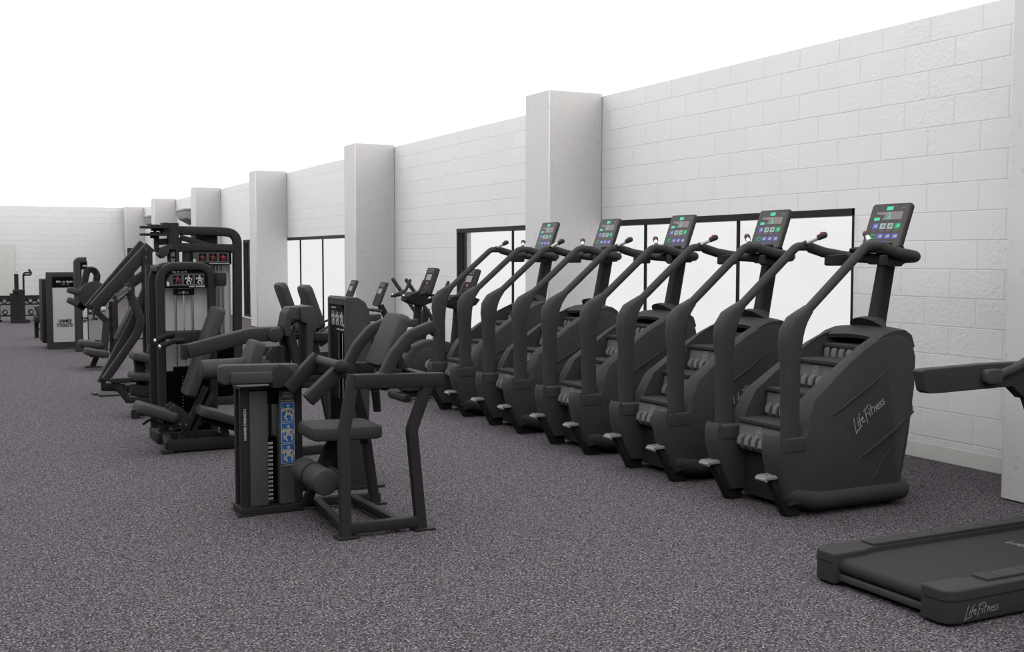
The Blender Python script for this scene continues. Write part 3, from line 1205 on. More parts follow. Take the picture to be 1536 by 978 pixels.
# floor frame
mb = MB(ao)
mb.bar((x1, 7.33, .045), (2.62, 7.27, .045), .06, .06)
mb.bar((2.18, 7.27, .05), (2.11, 6.47, .05), .055, .055)
mb.bar((2.43, 7.25, .05), (2.46, 6.47, .05), .055, .055)
mb.bar((2.11, 6.45, .055), (2.585, 6.45, .055), .06, .065)
for p in ((2.105, 6.45), (2.60, 6.45), (2.58, 7.27)):
    mb.box(p[0] - .06, p[0] + .07, p[1] - .06, p[1] + .06, 0, .014)
mb.build('floor_frame', 'frame', t)
mb = MB(ao)
mb.rect([(2.105, 6.45, .0), (2.10, 6.45, .64), (2.165, 6.45, .985)], .062, .066, .10, (1, 0, 0))
mb.build('front_leg', 'frame2', t)
mb = MB(ao)
mb.rect([(2.595, 6.45, .0), (2.535, 6.45, .63), (2.66, 6.45, .95)], .062, .066, .10, (1, 0, 0))
mb.build('front_leg', 'frame', t)
mb = MB(ao)
mb.rect([(2.585, 7.27, .0), (2.51, 7.27, .56), (2.40, 7.25, .96)], .060, .062, .10, (1, 0, 0))
mb.build('rear_leg', 'frame', t)
mb = MB(ao)
mb.bar((2.16, 6.45, .945), (2.74, 6.45, .930), .07, .088)
mb.bar((2.16, 7.25, .945), (2.72, 7.25, .945), .07, .07)
mb.bar((2.68, 6.45, .93), (2.66, 7.25, .94), .06, .06)
mb.bar((2.30, 6.45, .90), (2.60, 7.25, .66), .05, .05)
mb.build('top_frame', 'frame', t)
MB(ao).slab((2.215, 6.88, .592), (1, 0, -.02), (0, 1, 0), .46, .40, .085, .06, 5, .02).build('seat', 'pad', t)
mb = MB(ao)
mb.bar((2.22, 6.95, .56), (2.12, 7.02, .30), .06, .07, (1, 0, 0))
mb.bar((2.10, 7.25, .06), (2.16, 6.95, .46), .06, .05, (1, 0, 0))
mb.bar((2.40, 7.0, .56), (2.50, 7.22, .45), .06, .05)
mb.build('seat_post', 'frame', t)
mb = MB(ao)
mb.cyl((2.02, 7.05, .325), (2.02, 6.83, .325), .082, 28, .02)
mb.cyl((2.02, 6.80, .325), (2.02, 6.55, .325), .082, 28, .02)
mb.use
r_ = mb.build('shin_roller', 'pad', t)
MB(ao).cyl((2.02, 6.83, .325), (2.02, 6.80, .325), .078, 24).build('roller_collar', 'rubber', r_)
# back pad between the shoulder arms
bd = V((.16, 0, .335)).normalized()
MB(ao).slab((2.55, 6.90, 1.15), (0, 1, 0), bd, .33, .37, .075, .045, 5, .022).build('back_pad', 'pad', t)
mb = MB(ao)
mb.bar((2.60, 6.9, 1.06), (2.66, 6.9, .95), .06, .05, (0, 1, 0))
mb.bar((2.62, 6.86, .94), (2.45, 6.87, .95), .06, .05)
mb.build('pad_bracket', 'frame', t)
for yy in (6.50, 7.20):
    mb = MB(ao)
    mb.rect([(2.355, yy, .93), (2.44, yy, 1.09), (2.545, yy, 1.205), (2.70, yy, 1.262)], .07, .075, .14, (0, 1, 0), br=.016)
    mb.bar((2.68, yy, 1.255), (2.72, yy, 1.215), .06, .05)
    arm = mb.build('shoulder_arm', 'frame2', t)
    MB(ao).cyl((2.365, yy - .06, .935), (2.365, yy + .06, .935), .055, 20, .012).build('pivot', 'frame', arm)
# elbow pads and their levers
mb = MB(ao)
mb.slab((1.79, 7.24, .935), (1, 0, -.02), (0, 0, 1), .52, .128, .09, .03, 5, .016)
mb.slab((1.82, 7.19, .915), (1, 0, -.02), (0, 0, 1), .46, .076, .05, .018, 4, .012)
mb.build('elbow_pad', 'pad', t)
mb = MB(ao)
mb.prism([(1.86, .845), (1.86, .95), (1.90, 1.0), (1.95, .99), (2.0, .955), (2.0, .845)], 'y', 7.16, 7.28, .008)
mb.bar((1.98, 7.24, .935), (2.28, 7.22, .955), .06, .06)
mb.build('lever_bracket', 'frame', t)
for (a, b, Y) in (((477, 535), (432, 584), 7.15), ((512, 552), (462, 600), 6.72)):
    p, q = at(*a, Y), at(*b, Y)
    MB(ao).bar(p, q, .08, .085, (0, 0, 1), .015).build('lever', 'frame', t)
mb = MB(ao)
p = at(507, 549, 6.72)
mb.cyl(p + V((0, -.06, 0)), p + V((0, .5, 0)), .035, 16)
mb.ball(p + V((0, -.06, 0)), .045, 12)
mb.build('pivot_shaft', 'frame', t)

# ---- B: slim tower machine behind it
bo = V((2.5, 8.0, 0))
t = thing('selector_machine', bo, 'slim rounded weight tower with narrow black placard, behind the nearest machine', 'strength machine')
mb = MB(bo)
pr = [(2.565, 0), (2.565, 1.385), (2.58, 1.40), (2.66, 1.395), (2.715, 1.36), (2.745, 1.29), (2.755, 1.20), (2.74, .6), (2.72, 0)]
mb.prism(pr, 'y', 7.80, 7.85, .008)
mb.prism(pr, 'y', 8.20, 8.24, .008)
mb.prism([(2.565, 1.34), (2.565, 1.385), (2.58, 1.40), (2.66, 1.395), (2.70, 1.37), (2.68, 1.345)], 'y', 7.85, 8.20)
mb.box(2.70, 2.72, 7.85, 8.20, .05, 1.34)
mb.box(2.56, 2.74, 7.80, 8.24, 0, .10)
tw = mb.build('tower_shroud', 'shell', t)
mb = MB(bo)
mb.box(2.66, 2.69, 7.85, 8.20, .1, 1.34)
mb.box(2.58, 2.69, 7.99, 8.20, .1, 1.15)
mb.build('tower_lining', 'black', t)
fr = (V((2.574, 8.20, 1.13)), V((0, -1, 0)), V((0, 0, 1)))
mb = MB(bo).use('black')
mb.poly(fr, [(0, 0), (.35, 0), (.35, .10), (.33, .16), (.27, .205), (0, .21)], 0)
for k in range(3):
    mb.use('band').quad(fr, .03 + k * .10, .115 + k * .10, .055, .165 - .01 * k, .001)
    figure(mb, fr, .072 + k * .10, .108, .11, 'white', 'pink', .002)
marks(mb, fr, .02, .14, .18, .192, 12)
marks(mb, fr, .16, .33, .022, .036, 14)
marks(mb, fr, .31, .345, .05, .075, 3)
mb.build('placard', None, tw, label='black placard with white figures')
for y in (7.88, 7.95, 8.02):
    MB(bo).cyl((2.59, y, .1), (2.59, y, 1.14), .011 if y != 7.95 else .006, 10).build('guide_rod', 'chrome', t)
mb = MB(bo)
for k in range(16):
    mb.box(2.572, 2.66, 7.855, 8.19, .11 + k * .034, .11 + k * .034 + .031, .003, 1)
mb.build('weight_stack', 'stack', t)
mb = MB(bo)
mb.box(2.54, 2.84, 7.76, 7.84, 0, .02)
mb.bar((2.60, 7.84, .05), (2.05, 8.0, .05), .08, .08)
mb.bar((2.10, 8.0, .0), (2.10, 8.0, .12), .08, .08, (1, 0, 0))
mb.bar((2.35, 7.90, .05), (2.30, 8.25, .05), .07, .07)
mb.build('floor_frame', 'frame', t)
# roll pad and chest pad on this machine's seat side
MB(bo).cyl((1.60, 8.15, .885), (2.09, 8.15, .895), .072, 28, .02).build('roll_pad', 'pad', t)
p, q = at(364, 556, 8.1), at(377, 520, 8.1)
dd = (q - p).normalized()
MB(bo).slab((p + q) / 2 + V((.03, 0, 0)), (0, 1, 0), dd, .30, .27, .08, .04, 5, .02).build('chest_pad', 'pad', t)
mb = MB(bo)
mb.bar((2.08, 8.12, .06), (2.03, 8.12, .80), .07, .07, (1, 0, 0))
mb.bar((2.03, 8.15, .80), (2.03, 8.15, .90), .05, .05, (1, 0, 0))
mb.bar((2.03, 8.12, .80), (2.58, 8.0, .82), .07, .07)
mb.bar((2.02, 8.12, .82), (2.12, 8.12, 1.02), .05, .05, (1, 0, 0))
mb.build('seat_frame', 'frame', t)

# ---- F: hooded machine with a long thick arm
fo = V((2.6, 9.2, 0))
FX = V((.05, 0, 0))
t = thing('lever_machine', fo, 'machine with square hood and long thick arm reaching left, behind the nearest machine', 'strength machine')
Yh = 9.2
p00, p11 = at(421, 497, Yh), at(443, 460, Yh)
mb = MB(fo)
h0 = at(419, 500, Yh)
pr = [(420, 505), (417, 490), (421, 470), (427, 461), (446, 461), (446, 480), (428, 480), (428, 505)]
mb.prism([(at(a, b, Yh).x + .05, at(a, b, Yh).z) for a, b in pr], 'y', Yh, Yh + .22, .01)
pr = [(442, 482), (441, 460), (460, 459), (466, 476), (470, 492), (461, 493), (459, 560), (450, 560), (450, 486)]
mb.prism([(at(a, b, Yh).x + .05, at(a, b, Yh).z) for a, b in pr], 'y', Yh - .03, Yh + .24, .01)
mb.build('hood', 'shell', t)
mb = MB(fo)
mb.bar(at(433, 494, Yh + .1), at(449, 556, Yh + .1), .07, .07, (1, 0, 0))
mb.build('lever', 'frame2', t)
mb = MB(fo)
mb.bar(at(420, 505, Yh + .15), at(448, 505, Yh + .15), .05, .05)
mb.bar(at(458, 505, Yh + .15), at(492, 505, Yh + .15), .07, .07)
for (a, b) in (((425, 505), (432, 560)), ((466, 495), (480, 560))):
    p = at(*a, Yh + .2)
    q = at(*b, Yh + .2)
    r = q + (q - p) * ((q.z) / max(.05, (p.z - q.z)))
    mb.bar(p, r, .07, .07, (1, 0, 0))
    mb.box(r.x - .07, r.x + .07, r.y - .06, r.y + .06, 0, .015)
g = at(404, 520, Yh)
mb.bar((g.x, Yh, .0), (g.x, Yh, g.z), .12, .10, (1, 0, 0))
mb.bar((g.x + .09, Yh + .05, .0), (g.x + .09, Yh + .05, g.z), .07, .09, (1, 0, 0))
mb.bar((g.x, Yh + .1, .04), (3.1, Yh + .2, .04), .09, .08)
mb.bar((g.x, Yh + .1, .62), (2.85, Yh + .2, .60), .07, .07)
mb.box(g.x - .1, g.x + .16, Yh - .08, Yh + .12, 0, .015)
mb.build('frame', 'frame', t)
mb = MB(fo)
mb.rect([at(281, 527, Yh - .05), at(330, 514, Yh - .05), at(372, 503, Yh), at(419, 500, Yh)], .10, .115, .2, (0, 0, 1), br=.02)
arm = mb.build('lever_arm', 'frame2', t)
p = at(279, 527.5, Yh - .05)
MB(fo).bar(p + V((-.035, 0, 0)), p + V((.005, 0, 0)), .105, .12, br=.012).build('end_cap', 'rubber', arm)
MB(fo).cyl(at(414, 503, Yh - .09), at(414, 503, Yh - .09) + V((0, .2, 0)), .060, 24, .015).build('pivot', 'frame2', arm)

# ---- C1: tall selector machine with pale backing and red-picture placard
Y1 = 10.5
co = V((1.95, 10.3, 0))
t = thing('selector_machine', co, 'tall bent tube weight tower with pale backing and three pictures, inclined pad in front', 'strength machine')
mb = MB(co)
mb.rect([(1.715, Y1, 0), (1.715, Y1, 1.60), (2.17, Y1, 1.605), (2.17, Y1, 0)], .075, .075, .14, (0, 1, 0), br=.02)
mb.rect([(1.700, Y1 + .35, 0), (1.700, Y1 + .35, 1.60), (2.2, Y1 + .35, 1.605), (2.2, Y1 + .35, 0)], .075, .075, .16, (0, 1, 0), br=.02)
for x in (1.715, 2.17):
    mb.bar((x, Y1, 1.58), (x, Y1 + .35, 1.58), .06, .05)
mb.box(1.66, 2.24, Y1 - .06, Y1 + .42, 0, .10, .01)
mb.bar((1.74, Y1 - .05, .985), (2.16, Y1 - .05, .985), .06, .075)
fm = mb.build('tower_frame', 'frame', t)
MB(co).box(1.74, 2.16, Y1 + .12, Y1 + .14, .10, 1.56).build('backing_panel', 'panelgrey', t)
fr = (V((1.75, Y1 - .006, 1.405)), V((1, 0, 0)), V((0, 0, 1)))
mb = MB(co).use('black')
mb.poly(fr, [(0, 0), (.385, 0), (.385, .165), (.06, .165), (.02, .14), (0, .09)], 0)
mb.use('band').poly(fr, [(.02, .02), (.355, .02), (.355, .135), (.09, .135), (.05, .12), (.02, .07)], .001)
for k in range(3):
    x = .075 + k * .098
    mb.use('markdim').quad(fr, x - .003, x + .081, .032, .118, .0015)
    mb.use('black').quad(fr, x, x + .078, .035, .115, .002)
    figure(mb, fr, x + .04, .075, .085, 'pink' if k == 0 else 'white', 'redp', .003)
marks(mb, fr, .07, .20, .142, .154, 14)
marks(mb, fr, .22, .36, .008, .020, 14)
mb.use('white').poly(fr, [(.02, .02), (.045, .02), (.045, .055), (.02, .06)], .002)
mb.build('placard', None, fm, label='dark placard with three red and white pictures')
mb = MB(co)
mb.box(1.84, 1.875, Y1 + .02, Y1 + .07, 1.34, 1.40, .005)
mb.box(1.98, 2.02, Y1 + .02, Y1 + .07, 1.34, 1.40, .005)
mb.bar((1.87, Y1 + .04, 1.385), (1.99, Y1 + .04, 1.385), .015, .015)
mb.bar((1.87, Y1 + .04, 1.345), (1.99, Y1 + .04, 1.345), .015, .015)
mb.build('rod_holder', 'black', t)
for x, m, r in ((1.855, 'steel', .011), (2.005, 'steel', .011), (1.93, 'chrome', .007)):
    MB(co).cyl((x, Y1 + .045, .4), (x, Y1 + .045, 1.39), r, 10).build('guide_rod' if m == 'steel' else 'cable', m, t)
mb = MB(co)
for k in range(18):
    mb.box(1.755, 2.145, Y1 - .02, Y1 + .11, .105 + k * .030, .105 + k * .030 + .0285, .003, 1)
mb.box(1.83, 2.09, Y1 - .01, Y1 + .10, .645, .685, .01)
ws = mb.build('weight_stack', 'stack', t)
fr = (V((1.755, Y1 - .02, .105)), V((1, 0, 0)), V((0, 0, 1)))
mb = MB(co).use('markdim')
for k in range(17):
    mb.quad(fr, .134, .142, .008 + k * .030, .018 + k * .030, .002)
mb.build('plate_label', None, ws)
mb = MB(co)
p, q = at(283, 589, 10.1), at(326, 466, 10.1)
dd = (q - p).normalized()
MB(co).slab((p + q) / 2, (0, 1, 0), dd, .34, (q - p).length + .06, .085, .04, 5, .022).build('back_pad', 'pad', t)
mb.free if False else None
mb = MB(co)
mb.bar(at(270, 664, 10.05), at(303, 580, 10.15) + V((.03, 0, 0)), .05, .06, (1, 0, 0))
mb.bar(at(283, 664, 10.05), at(310, 590, 10.15) + V((.05, 0, 0)), .03, .04, (1, 0, 0))
mb.build('pad_post', 'frame', t)
Ys = 10.0
p, q = at(208, 605, Ys), at(258, 619, Ys)
dx = (q - p).normalized()
MB(co).slab((p + q) / 2 + V((0, 0, -.03)), dx, (0, 1, 0), (q - p).length + .05, .36, .085, .05, 5, .025).build('seat', 'pad', t)
mb = MB(co)
mb.bar(at(206, 614, Ys), at(262, 625, Ys), .10, .06)
pr = [(255, 612), (262, 606), (272, 612), (284, 622), (288, 634), (282, 642), (266, 644), (254, 650), (250, 640), (252, 622)]
mb.prism([(at(a, b, Ys - .1).x, at(a, b, Ys - .1).z) for a, b in pr], 'y', Ys - .1, Ys - .08, .004)
mb.prism([(at(a, b, Ys - .1).x, at(a, b, Ys - .1).z) for a, b in pr], 'y', Ys + .08, Ys + .10, .004)
plt = mb.build('seat_plate', 'frame', t)
mb = MB(co)
for a, b in ((252, 629), (256, 643), (270, 636), (279, 637)):
    p = at(a, b, Ys - .1)
    mb.cyl(p + V((0, -.012, 0)), p + V((0, .002, 0)), .012, 10)
mb.build('bolt', 'steel', plt)
mb = MB(co)
mb.tube([at(214, 637, Ys - .1), at(225, 629, Ys - .1), at(236, 634, Ys - .1), at(252, 641, Ys - .1)], .011, .05, 8)
mb.build('adjust_handle', 'rubber', t)
p, q = at(300, 612, Ys), at(352, 626, Ys)
MB(co).slab((p + q) / 2 + V((0, 0, -.02)), (q - p).normalized(), (0, 1, 0), (q - p).length + .06, .34, .085, .05, 5, .025).build('thigh_pad', 'pad', t)
mb = MB(co)
mb.bar(at(303, 622, Ys), at(300, 638, Ys), .03, .03, (1, 0, 0))
mb.bar(at(306, 625, Ys), at(362, 640, Ys), .10, .10)
mb.bar(at(335, 640, Ys), at(342, 664, Ys), .06, .06, (1, 0, 0))
mb.build('pad_arm', 'frame', t)
mb = MB(co)
mb.bar((1.66, 9.95, .06), (2.30, 9.95, .06), .09, .10)
mb.bar((1.68, 9.95, .05), (1.74, Y1, .05), .07, .08)
mb.bar((2.26, 9.95, .05), (2.20, Y1, .05), .07, .08)
mb.box(1.61, 1.70, 9.88, 10.0, 0, .03)
mb.build('floor_frame', 'frame', t)
for k, (a, b, c) in enumerate((((234, 511), (250, 503), (262, 502)), ((241, 520), (262, 511), (276, 511)))):
    mb = MB(co)
    Yk = 10.35 - .15 * k
    mb.tube([at(*a, Yk), at(*b, Yk), at(*c, Yk)], .024, .06, 10)
    hd = mb.build('hand_grip', 'rubber', t)
    MB(co).ball(at(*a, Yk), .022).build('grip_cap', 'chrome', hd, label='shiny grip cap')
mb = MB(co)
mb.rect([at(262, 507, 10.3), at(300, 505, 10.3), at(330, 502, 10.3)], .07, .11, .1)
mb.build('press_arm', 'frame', t)
MB(co).box(2.20, 2.29, Y1 - .1, Y1 + .05, 1.42, 1.55, .02).build('pivot_block', 'frame', t)

# ---- C2: big bent-frame cable machine further back
Y2 = 13.0
co = V((2.5, 13.0, 0))
t = thing('cable_machine', co, 'tallest bent tube frame with overhead pulleys, behind the pale backed weight tower', 'strength machine')
mb = MB(co)
mb.rect([at(240, 345, Y2), at(320, 347, Y2), at(355.5, 349, Y2), at(356, 500, Y2)], .10, .09, .30, (0, 1, 0), br=.02, fn=10)
c = at(356, 500, Y2)
mb.bar((c.x, Y2, 0), (c.x, Y2, c.z + .02), .09, .10, (1, 0, 0))
mb.bar(at(262, 371, Y2), at(352, 373, Y2), .09, .10)
for px in (281, 311):
    c = at(px, 372, Y2)
    mb.bar((c.x, Y2 + .02, 0), (c.x, Y2 + .02, c.z), .10, .10, (1, 0, 0))
c = at(258, 350, Y2)
mb.bar((c.x, Y2 - .05, .0), (c.x, Y2 - .05, 2.06), .10, .12, (1, 0, 0))
mb.box(2.0, 3.05, Y2 - .08, Y2 + .08, 0, .09, .01)
mb.box(2.4, 3.05, Y2 + .3, Y2 + .4, 0, .09, .01)
mb.bar((2.98, Y2, .05), (2.98, Y2 + .4, .05), .08, .08)
mb.bar(at(270, 356, Y2), at(312, 368, Y2), .06, .06)
fm = mb.build('frame', 'frame', t)
p0, p1 = at(312, 400, Y2), at(352, 400, Y2)
MB(co).box(p0.x, p1.x - .03, Y2 + .10, Y2 + .12, .08, 1.72).build('backing_panel', 'panelgrey', t)
a = at(287, 397, Y2 - .06)
b = at(347, 376, Y2 - .06)
fr = (a, V((1, 0, 0)), V((0, 0, 1)))
W, Hh = b.x - a.x, b.z - a.z
mb = MB(co).use('black')
mb.quad(fr, 0, W, 0, Hh, 0)
mb.use('band').quad(fr, .02, W - .03, .025, Hh - .02, .001)
for k in range(3):
    x = .08 + k * .115
    mb.use('markdim').quad(fr, x - .003, x + .092, .032, Hh - .026, .0015)
    mb.use('black').quad(fr, x, x + .089, .035, Hh - .03, .002)
    figure(mb, fr, x + .045, Hh * .5, .085, 'pink' if k < 2 else 'redp', 'redp', .003)
marks(mb, fr, .20, W - .02, .008, .020, 16)
mb.use('white').poly(fr, [(.02, .02), (.05, .02), (.05, .06), (.02, .065)], .002)
mb.build('placard', None, fm, label='dark placard with red pictures')
for px, m, r in ((325.5, 'steel', .012), (330, 'steel', .012), (336, 'steel', .012), (347, 'chrome', .006)):
    c = at(px, 450, Y2)
    MB(co).cyl((c.x, Y2 + .05, .2), (c.x, Y2 + .05, 1.58), r, 10).build('guide_rod', m, t)
mb = MB(co)
for k in range(18):
    mb.box(2.66, 2.93, Y2 - .03, Y2 + .09, .10 + k * .034, .10 + k * .034 + .031, .003, 1)
mb.build('weight_stack', 'stack', t)
mb = MB(co)
c0, c1 = at(297, 370, Y2), at(328, 351, Y2)
mb.box(c0.x, (c0.x * .6 + c1.x * .4), Y2 + .10, Y2 + .42, c0.z, c1.z, .01)
mb.box((c0.x * .6 + c1.x * .4), c1.x, Y2 + .06, Y2 + .42, c0.z, c1.z, .01)
mb.bar(at(266, 351, Y2 + .2), at(298, 352, Y2 + .2), .012, .012)
mb.build('pulley_housing', 'rubber', t)
# overhead cam discs and lever
mb = MB(co)
for (cx_, cy_, w) in ((233, 341, .21), (232, 352, .20)):
    c = at(cx_, cy_, Y2)
    mb.cyl(c + V((0, 0, -.012)), c + V((0, 0, .012)), w * .8, 28)
    mb.cyl(c + V((0, 0, -.04)), c + V((0, 0, .03)), .05, 16)
c = at(232, 341, Y2)
mb.cyl(c + V((0, 0, -.12)), c, .015, 10)
mb.bar(at(236, 341, Y2), at(250, 341, Y2), .06, .05)
mb.box(at(242, 340, Y2).x, at(250, 340, Y2).x, Y2 - .1, Y2 + .08, at(242, 352, Y2).z, at(242, 334, Y2).z, .006)
mb.bar(at(234, 352, Y2), at(235, 378, Y2), .06, .05, (1, 0, 0))
mb.bar(at(236, 363, Y2), at(272, 361, Y2), .06, .07)
mb.build('pulley_set', 'frame', t)
mb = MB(co)
pr = [(238, 372), (256, 366), (258, 374), (242, 388), (235, 382)]
mb.prism([(at(a, b, Y2).x, at(a, b, Y2).z) for a, b in pr], 'y', Y2 - .12, Y2 + .12, .012)
mb.build('cam_plate', 'frame2', t)
mb = MB(co)
p = at(259, 386, Y2 - .12)
fr = (p, V((1, 0, 0)), V((0, 0, 1)))
mb.use('black').quad(fr, -.035, .035, -.09, .09)
marks(mb, fr, -.02, .025, .01, .06, 4, 'markdim')
marks(mb, fr, -.02, .025, -.05, .0, 4, 'markdim')
mb.build('warning_decal', None, fm, label='small vertical decal')
# seats and pads on its near-left side
for (a, b, nm) in (((199, 533), (233, 540), 'upper_pad'), ((197, 564), (240, 564), 'seat')):
    p, q = at(*a, 12.4), at(*b, 12.4)
    MB(co).slab((p + q) / 2, (q - p).normalized(), (0, 1, 0), (q - p).length + .04, .38, .09, .05, 5, .03).build(nm, 'pad', t)
mb = MB(co)
mb.bar(at(166, 571, 12.3), at(240, 568, 12.3), .10, .05)
mb.bar(at(172, 573, 12.3), at(194, 602, 12.3), .07, .07)
mb.bar(at(196, 585, 12.3), at(242, 588, 12.3), .08, .12)
mb.bar(at(190, 600, 12.3), at(242, 600, 12.3), .08, .06)
mb.bar(at(222, 572, 12.3), at(226, 600, 12.3), .06, .06, (1, 0, 0))
mb.bar(at(208, 540, 12.4), at(214, 596, 12.4), .12, .10, (1, 0, 0))
p = at(225, 535, 12.45)
mb.bar(p, (p.x + .2, 12.45, 1.2), .10, .10, (1, 0, 0))
mb.bar((1.74, 12.4, .05), (2.6, 12.95, .05), .09, .09)
mb.bar((1.72, 12.2, .05), (1.80, 12.65, .05), .09, .09)
mb.build('seat_frame', 'frame', t)
mb = MB(co)
p = at(228, 450, 12.6)
mb.bar((p.x, 12.6, .05), (p.x, 12.6, 1.60), .13, .12, (1, 0, 0))
mb.bar((p.x, 12.6, 1.5), (at(262, 345, Y2).x, Y2, 1.5), .1, .1)
up_ = mb.build('front_upright', 'frame', t)
MB(co).ball(at(228, 468, 12.5), .028, 12).build('pull_pin', 'white', up_, label='white knob')

# ---- D: plate-loaded diagonal lever machine
Y3 = 14.6
do = V((1.95, 14.6, 0))
t = thing('plate_loaded_machine', do, 'plate loaded machine with long diagonal lever arms and crossing legs', 'strength machine')
for k, ((a, b), Y, m) in enumerate((([(134, 463), (216, 366)], Y3 + .55, 'frame'), ([(141, 462), (225, 370)], Y3, 'frame2'))):
    p, q = at(*a, Y), at(*b, Y)
    MB(do).bar(p, q, .09, .14, (0, 0, 1), .02).build('lever_arm', m, t)
mb = MB(do)
mb.rect([at(141, 464, Y3), at(160, 482, Y3)], .07, .07)
mb.build('lever_handle', 'frame2', t)
mb = MB(do)
mb.rect([at(151, 574, Y3), at(200, 480, Y3), at(222, 425, Y3)], .09, .12, .2, (0, 1, 0))
p = at(151, 574, Y3)
mb.box(p.x - .1, p.x + .15, Y3 - .1, Y3 + .1, 0, .02)
leg = mb.build('inclined_leg', 'frame2', t)
mb = MB(do)
mb.rect([at(158, 570, Y3 - .2), at(206, 500, Y3 - .2), at(212, 480, Y3 - .2), at(188, 425, Y3 - .1)], .09, .12, .2, (0, 1, 0))
p = at(158, 570, Y3 - .2)
mb.box(p.x - .08, p.x + .15, Y3 - .3, Y3 - .1, 0, .02)
mb.build('inclined_leg', 'frame2', t)
mb = MB(do)
p = at(221, 430, Y3)
mb.bar((p.x, Y3, 0), (p.x, Y3, at(221, 372, Y3).z), .16, .12, (1, 0, 0))
mb.bar((p.x, Y3, .05), (p.x - .5, Y3 + .4, .05), .10, .10)
mb.bar(at(176, 440, Y3), at(222, 408, Y3), .09, .11)
mb.bar((p.x, Y3 + .55, 1.7), (p.x, Y3, 1.7), .08, .08)
mb.bar((1.95, Y3 + .05, .05), (2.3, Y3 + .05, .05), .1, .09)
fm = mb.build('frame', 'frame', t)
mb = MB(do)
for py in (374, 386):
    c = at(219, py, Y3 - .07)
    mb.cyl(c + V((0, -.01, 0)), c + V((0, .01, 0)), .014, 10)
mb.build('bolt', 'steel', fm)
# seat and hanging chain rod
p, q = at(160, 532, Y3 + .2), at(206, 445, Y3 + .2)
MB(do).slab((p + q) / 2 + V((.05, 0, .03)), (0, 1, 0), (q - p).normalized(), .30, (q - p).length * .62, .08, .04, 4, .02).build('back_pad', 'pad', t)
c = at(183, 437, Y3 - .10)
xd = (at(203, 418, Y3 - .1) - at(166, 450, Y3 - .1)).normalized()
yd = V((0, -1, 0)).cross(xd).normalized()
yd = yd if yd.z > 0 else -yd
mb = MB(do)
mb.prism([(at(a, b, Y3 - .28).x, at(a, b, Y3 - .28).z) for a, b in ((168, 446), (194, 423), (201, 432), (176, 456))], 'y', Y3 - .29, Y3 - .24, .006)
gp = mb.build('gusset_plate', 'frame2', fm)
text_mesh('maker_print', 'HAMMER\nSTRENGTH', (at(184.5, 439, Y3 - .29), xd, -yd if yd.cross(xd).y < 0 else yd), .042, 'mark', gp, do, bold=.03, z=.004)
mb = MB(do)
c = at(166, 480, Y3 + .3)
mb.cyl((c.x, Y3 + .3, .30), (c.x, Y3 + .3, 1.12), .018, 10)
for k in range(5):
    mb.cyl((c.x, Y3 + .3, .50 + k * .13), (c.x, Y3 + .3, .54 + k * .13), .028, 10)
mb.build('guide_post', 'frame2', fm)
MB(do).ball(at(155, 464, Y3 - .05), .035, 12).build('knob', 'white', leg, label='white knob')

# ---- G: pec-fly machine in the distance: tower, arms with disc, two seats
Yg = 18.2
go = V((2.0, 18.2, 0))
t = thing('fly_machine', go, 'distant machine with round cam disc and two low seats, beside the white cabinet tower', 'strength machine')
mb = MB(go)
for Y_, (a, b) in ((Yg, ((122, 515), (150, 517))), (Yg - .4, ((130, 527), (158, 531)))):
    p, q = at(*a, Y_), at(*b, Y_)
    mb.slab((p + q) / 2, (q - p).normalized(), (0, 1, 0), (q - p).length + .08, .38, .10, .06, 5, .03)
    mb.build('seat', 'pad', t)
    mb = MB(go)
mb.bar(at(147, 530, Yg), at(138, 551, Yg), .06, .08, (1, 0, 0))
mb.bar(at(128, 551, Yg), at(152, 551, Yg), .16, .05)
mb.bar(at(142, 516, Yg), at(160, 519, Yg), .12, .14)
mb.bar(at(156, 530, Yg - .1), at(160, 478, Yg), .12, .10, (1, 0, 0))
p = at(160, 470, Yg)
mb.bar((p.x + .1, Yg, 0), (p.x + .1, Yg, 1.0), .12, .12, (1, 0, 0))
mb.tube([at(135, 535, Yg - .3), at(145, 533, Yg - .3), at(155, 537, Yg - .3)], .012, .05, 6)
mb.build('seat_frame', 'frame', t)
# cam head
Yc = Yg + 1.2
mb = MB(go)
c = at(139, 443, Yc)
mb.cyl(c + V((0, -.26, 0)), c + V((0, -.12, 0)), .23, 28, .015)
mb.cyl(c + V((0, -.13, 0)), c + V((0, .06, 0)), .07, 16)
cam_ = mb.build('cam_disc', 'frame2', t)
mb = MB(go)
mb.bar(at(131, 404, Yc), at(124, 435, Yc), .12, .10, (1, 0, 0))
mb.rect([at(131, 405, Yc), at(140, 404, Yc), at(146, 412, Yc), at(143, 432, Yc)], .10, .10, .1, (0, 1, 0))
mb.tube([at(134, 402, Yc - .1), at(144, 403, Yc - .1), at(148, 411, Yc - .1), at(146, 417, Yc - .1)], .018, .06, 8)
mb.bar(at(119, 440, Yc), at(139, 444, Yc), .10, .08)
mb.build('swing_arm', 'frame', t)
for (a, b) in (((101, 434), (121, 440)), ((101, 449), (118, 457))):
    p, q = at(*a, Yc - .1), at(*b, Yc - .1)
    MB(go).slab((p + q) / 2, (q - p).normalized(), (0, 1, 0), (q - p).length, .22, .10, .04, 4, .03).build('arm_pad', 'pad', t)
mb = MB(go)
mb.bar(at(118, 455, Yc), at(128, 461, Yc), .12, .13)
mb.bar(at(128, 440, Yc), at(126, 462, Yc), .12, .12, (1, 0, 0))
mb.build('arm_bracket', 'frame', t)

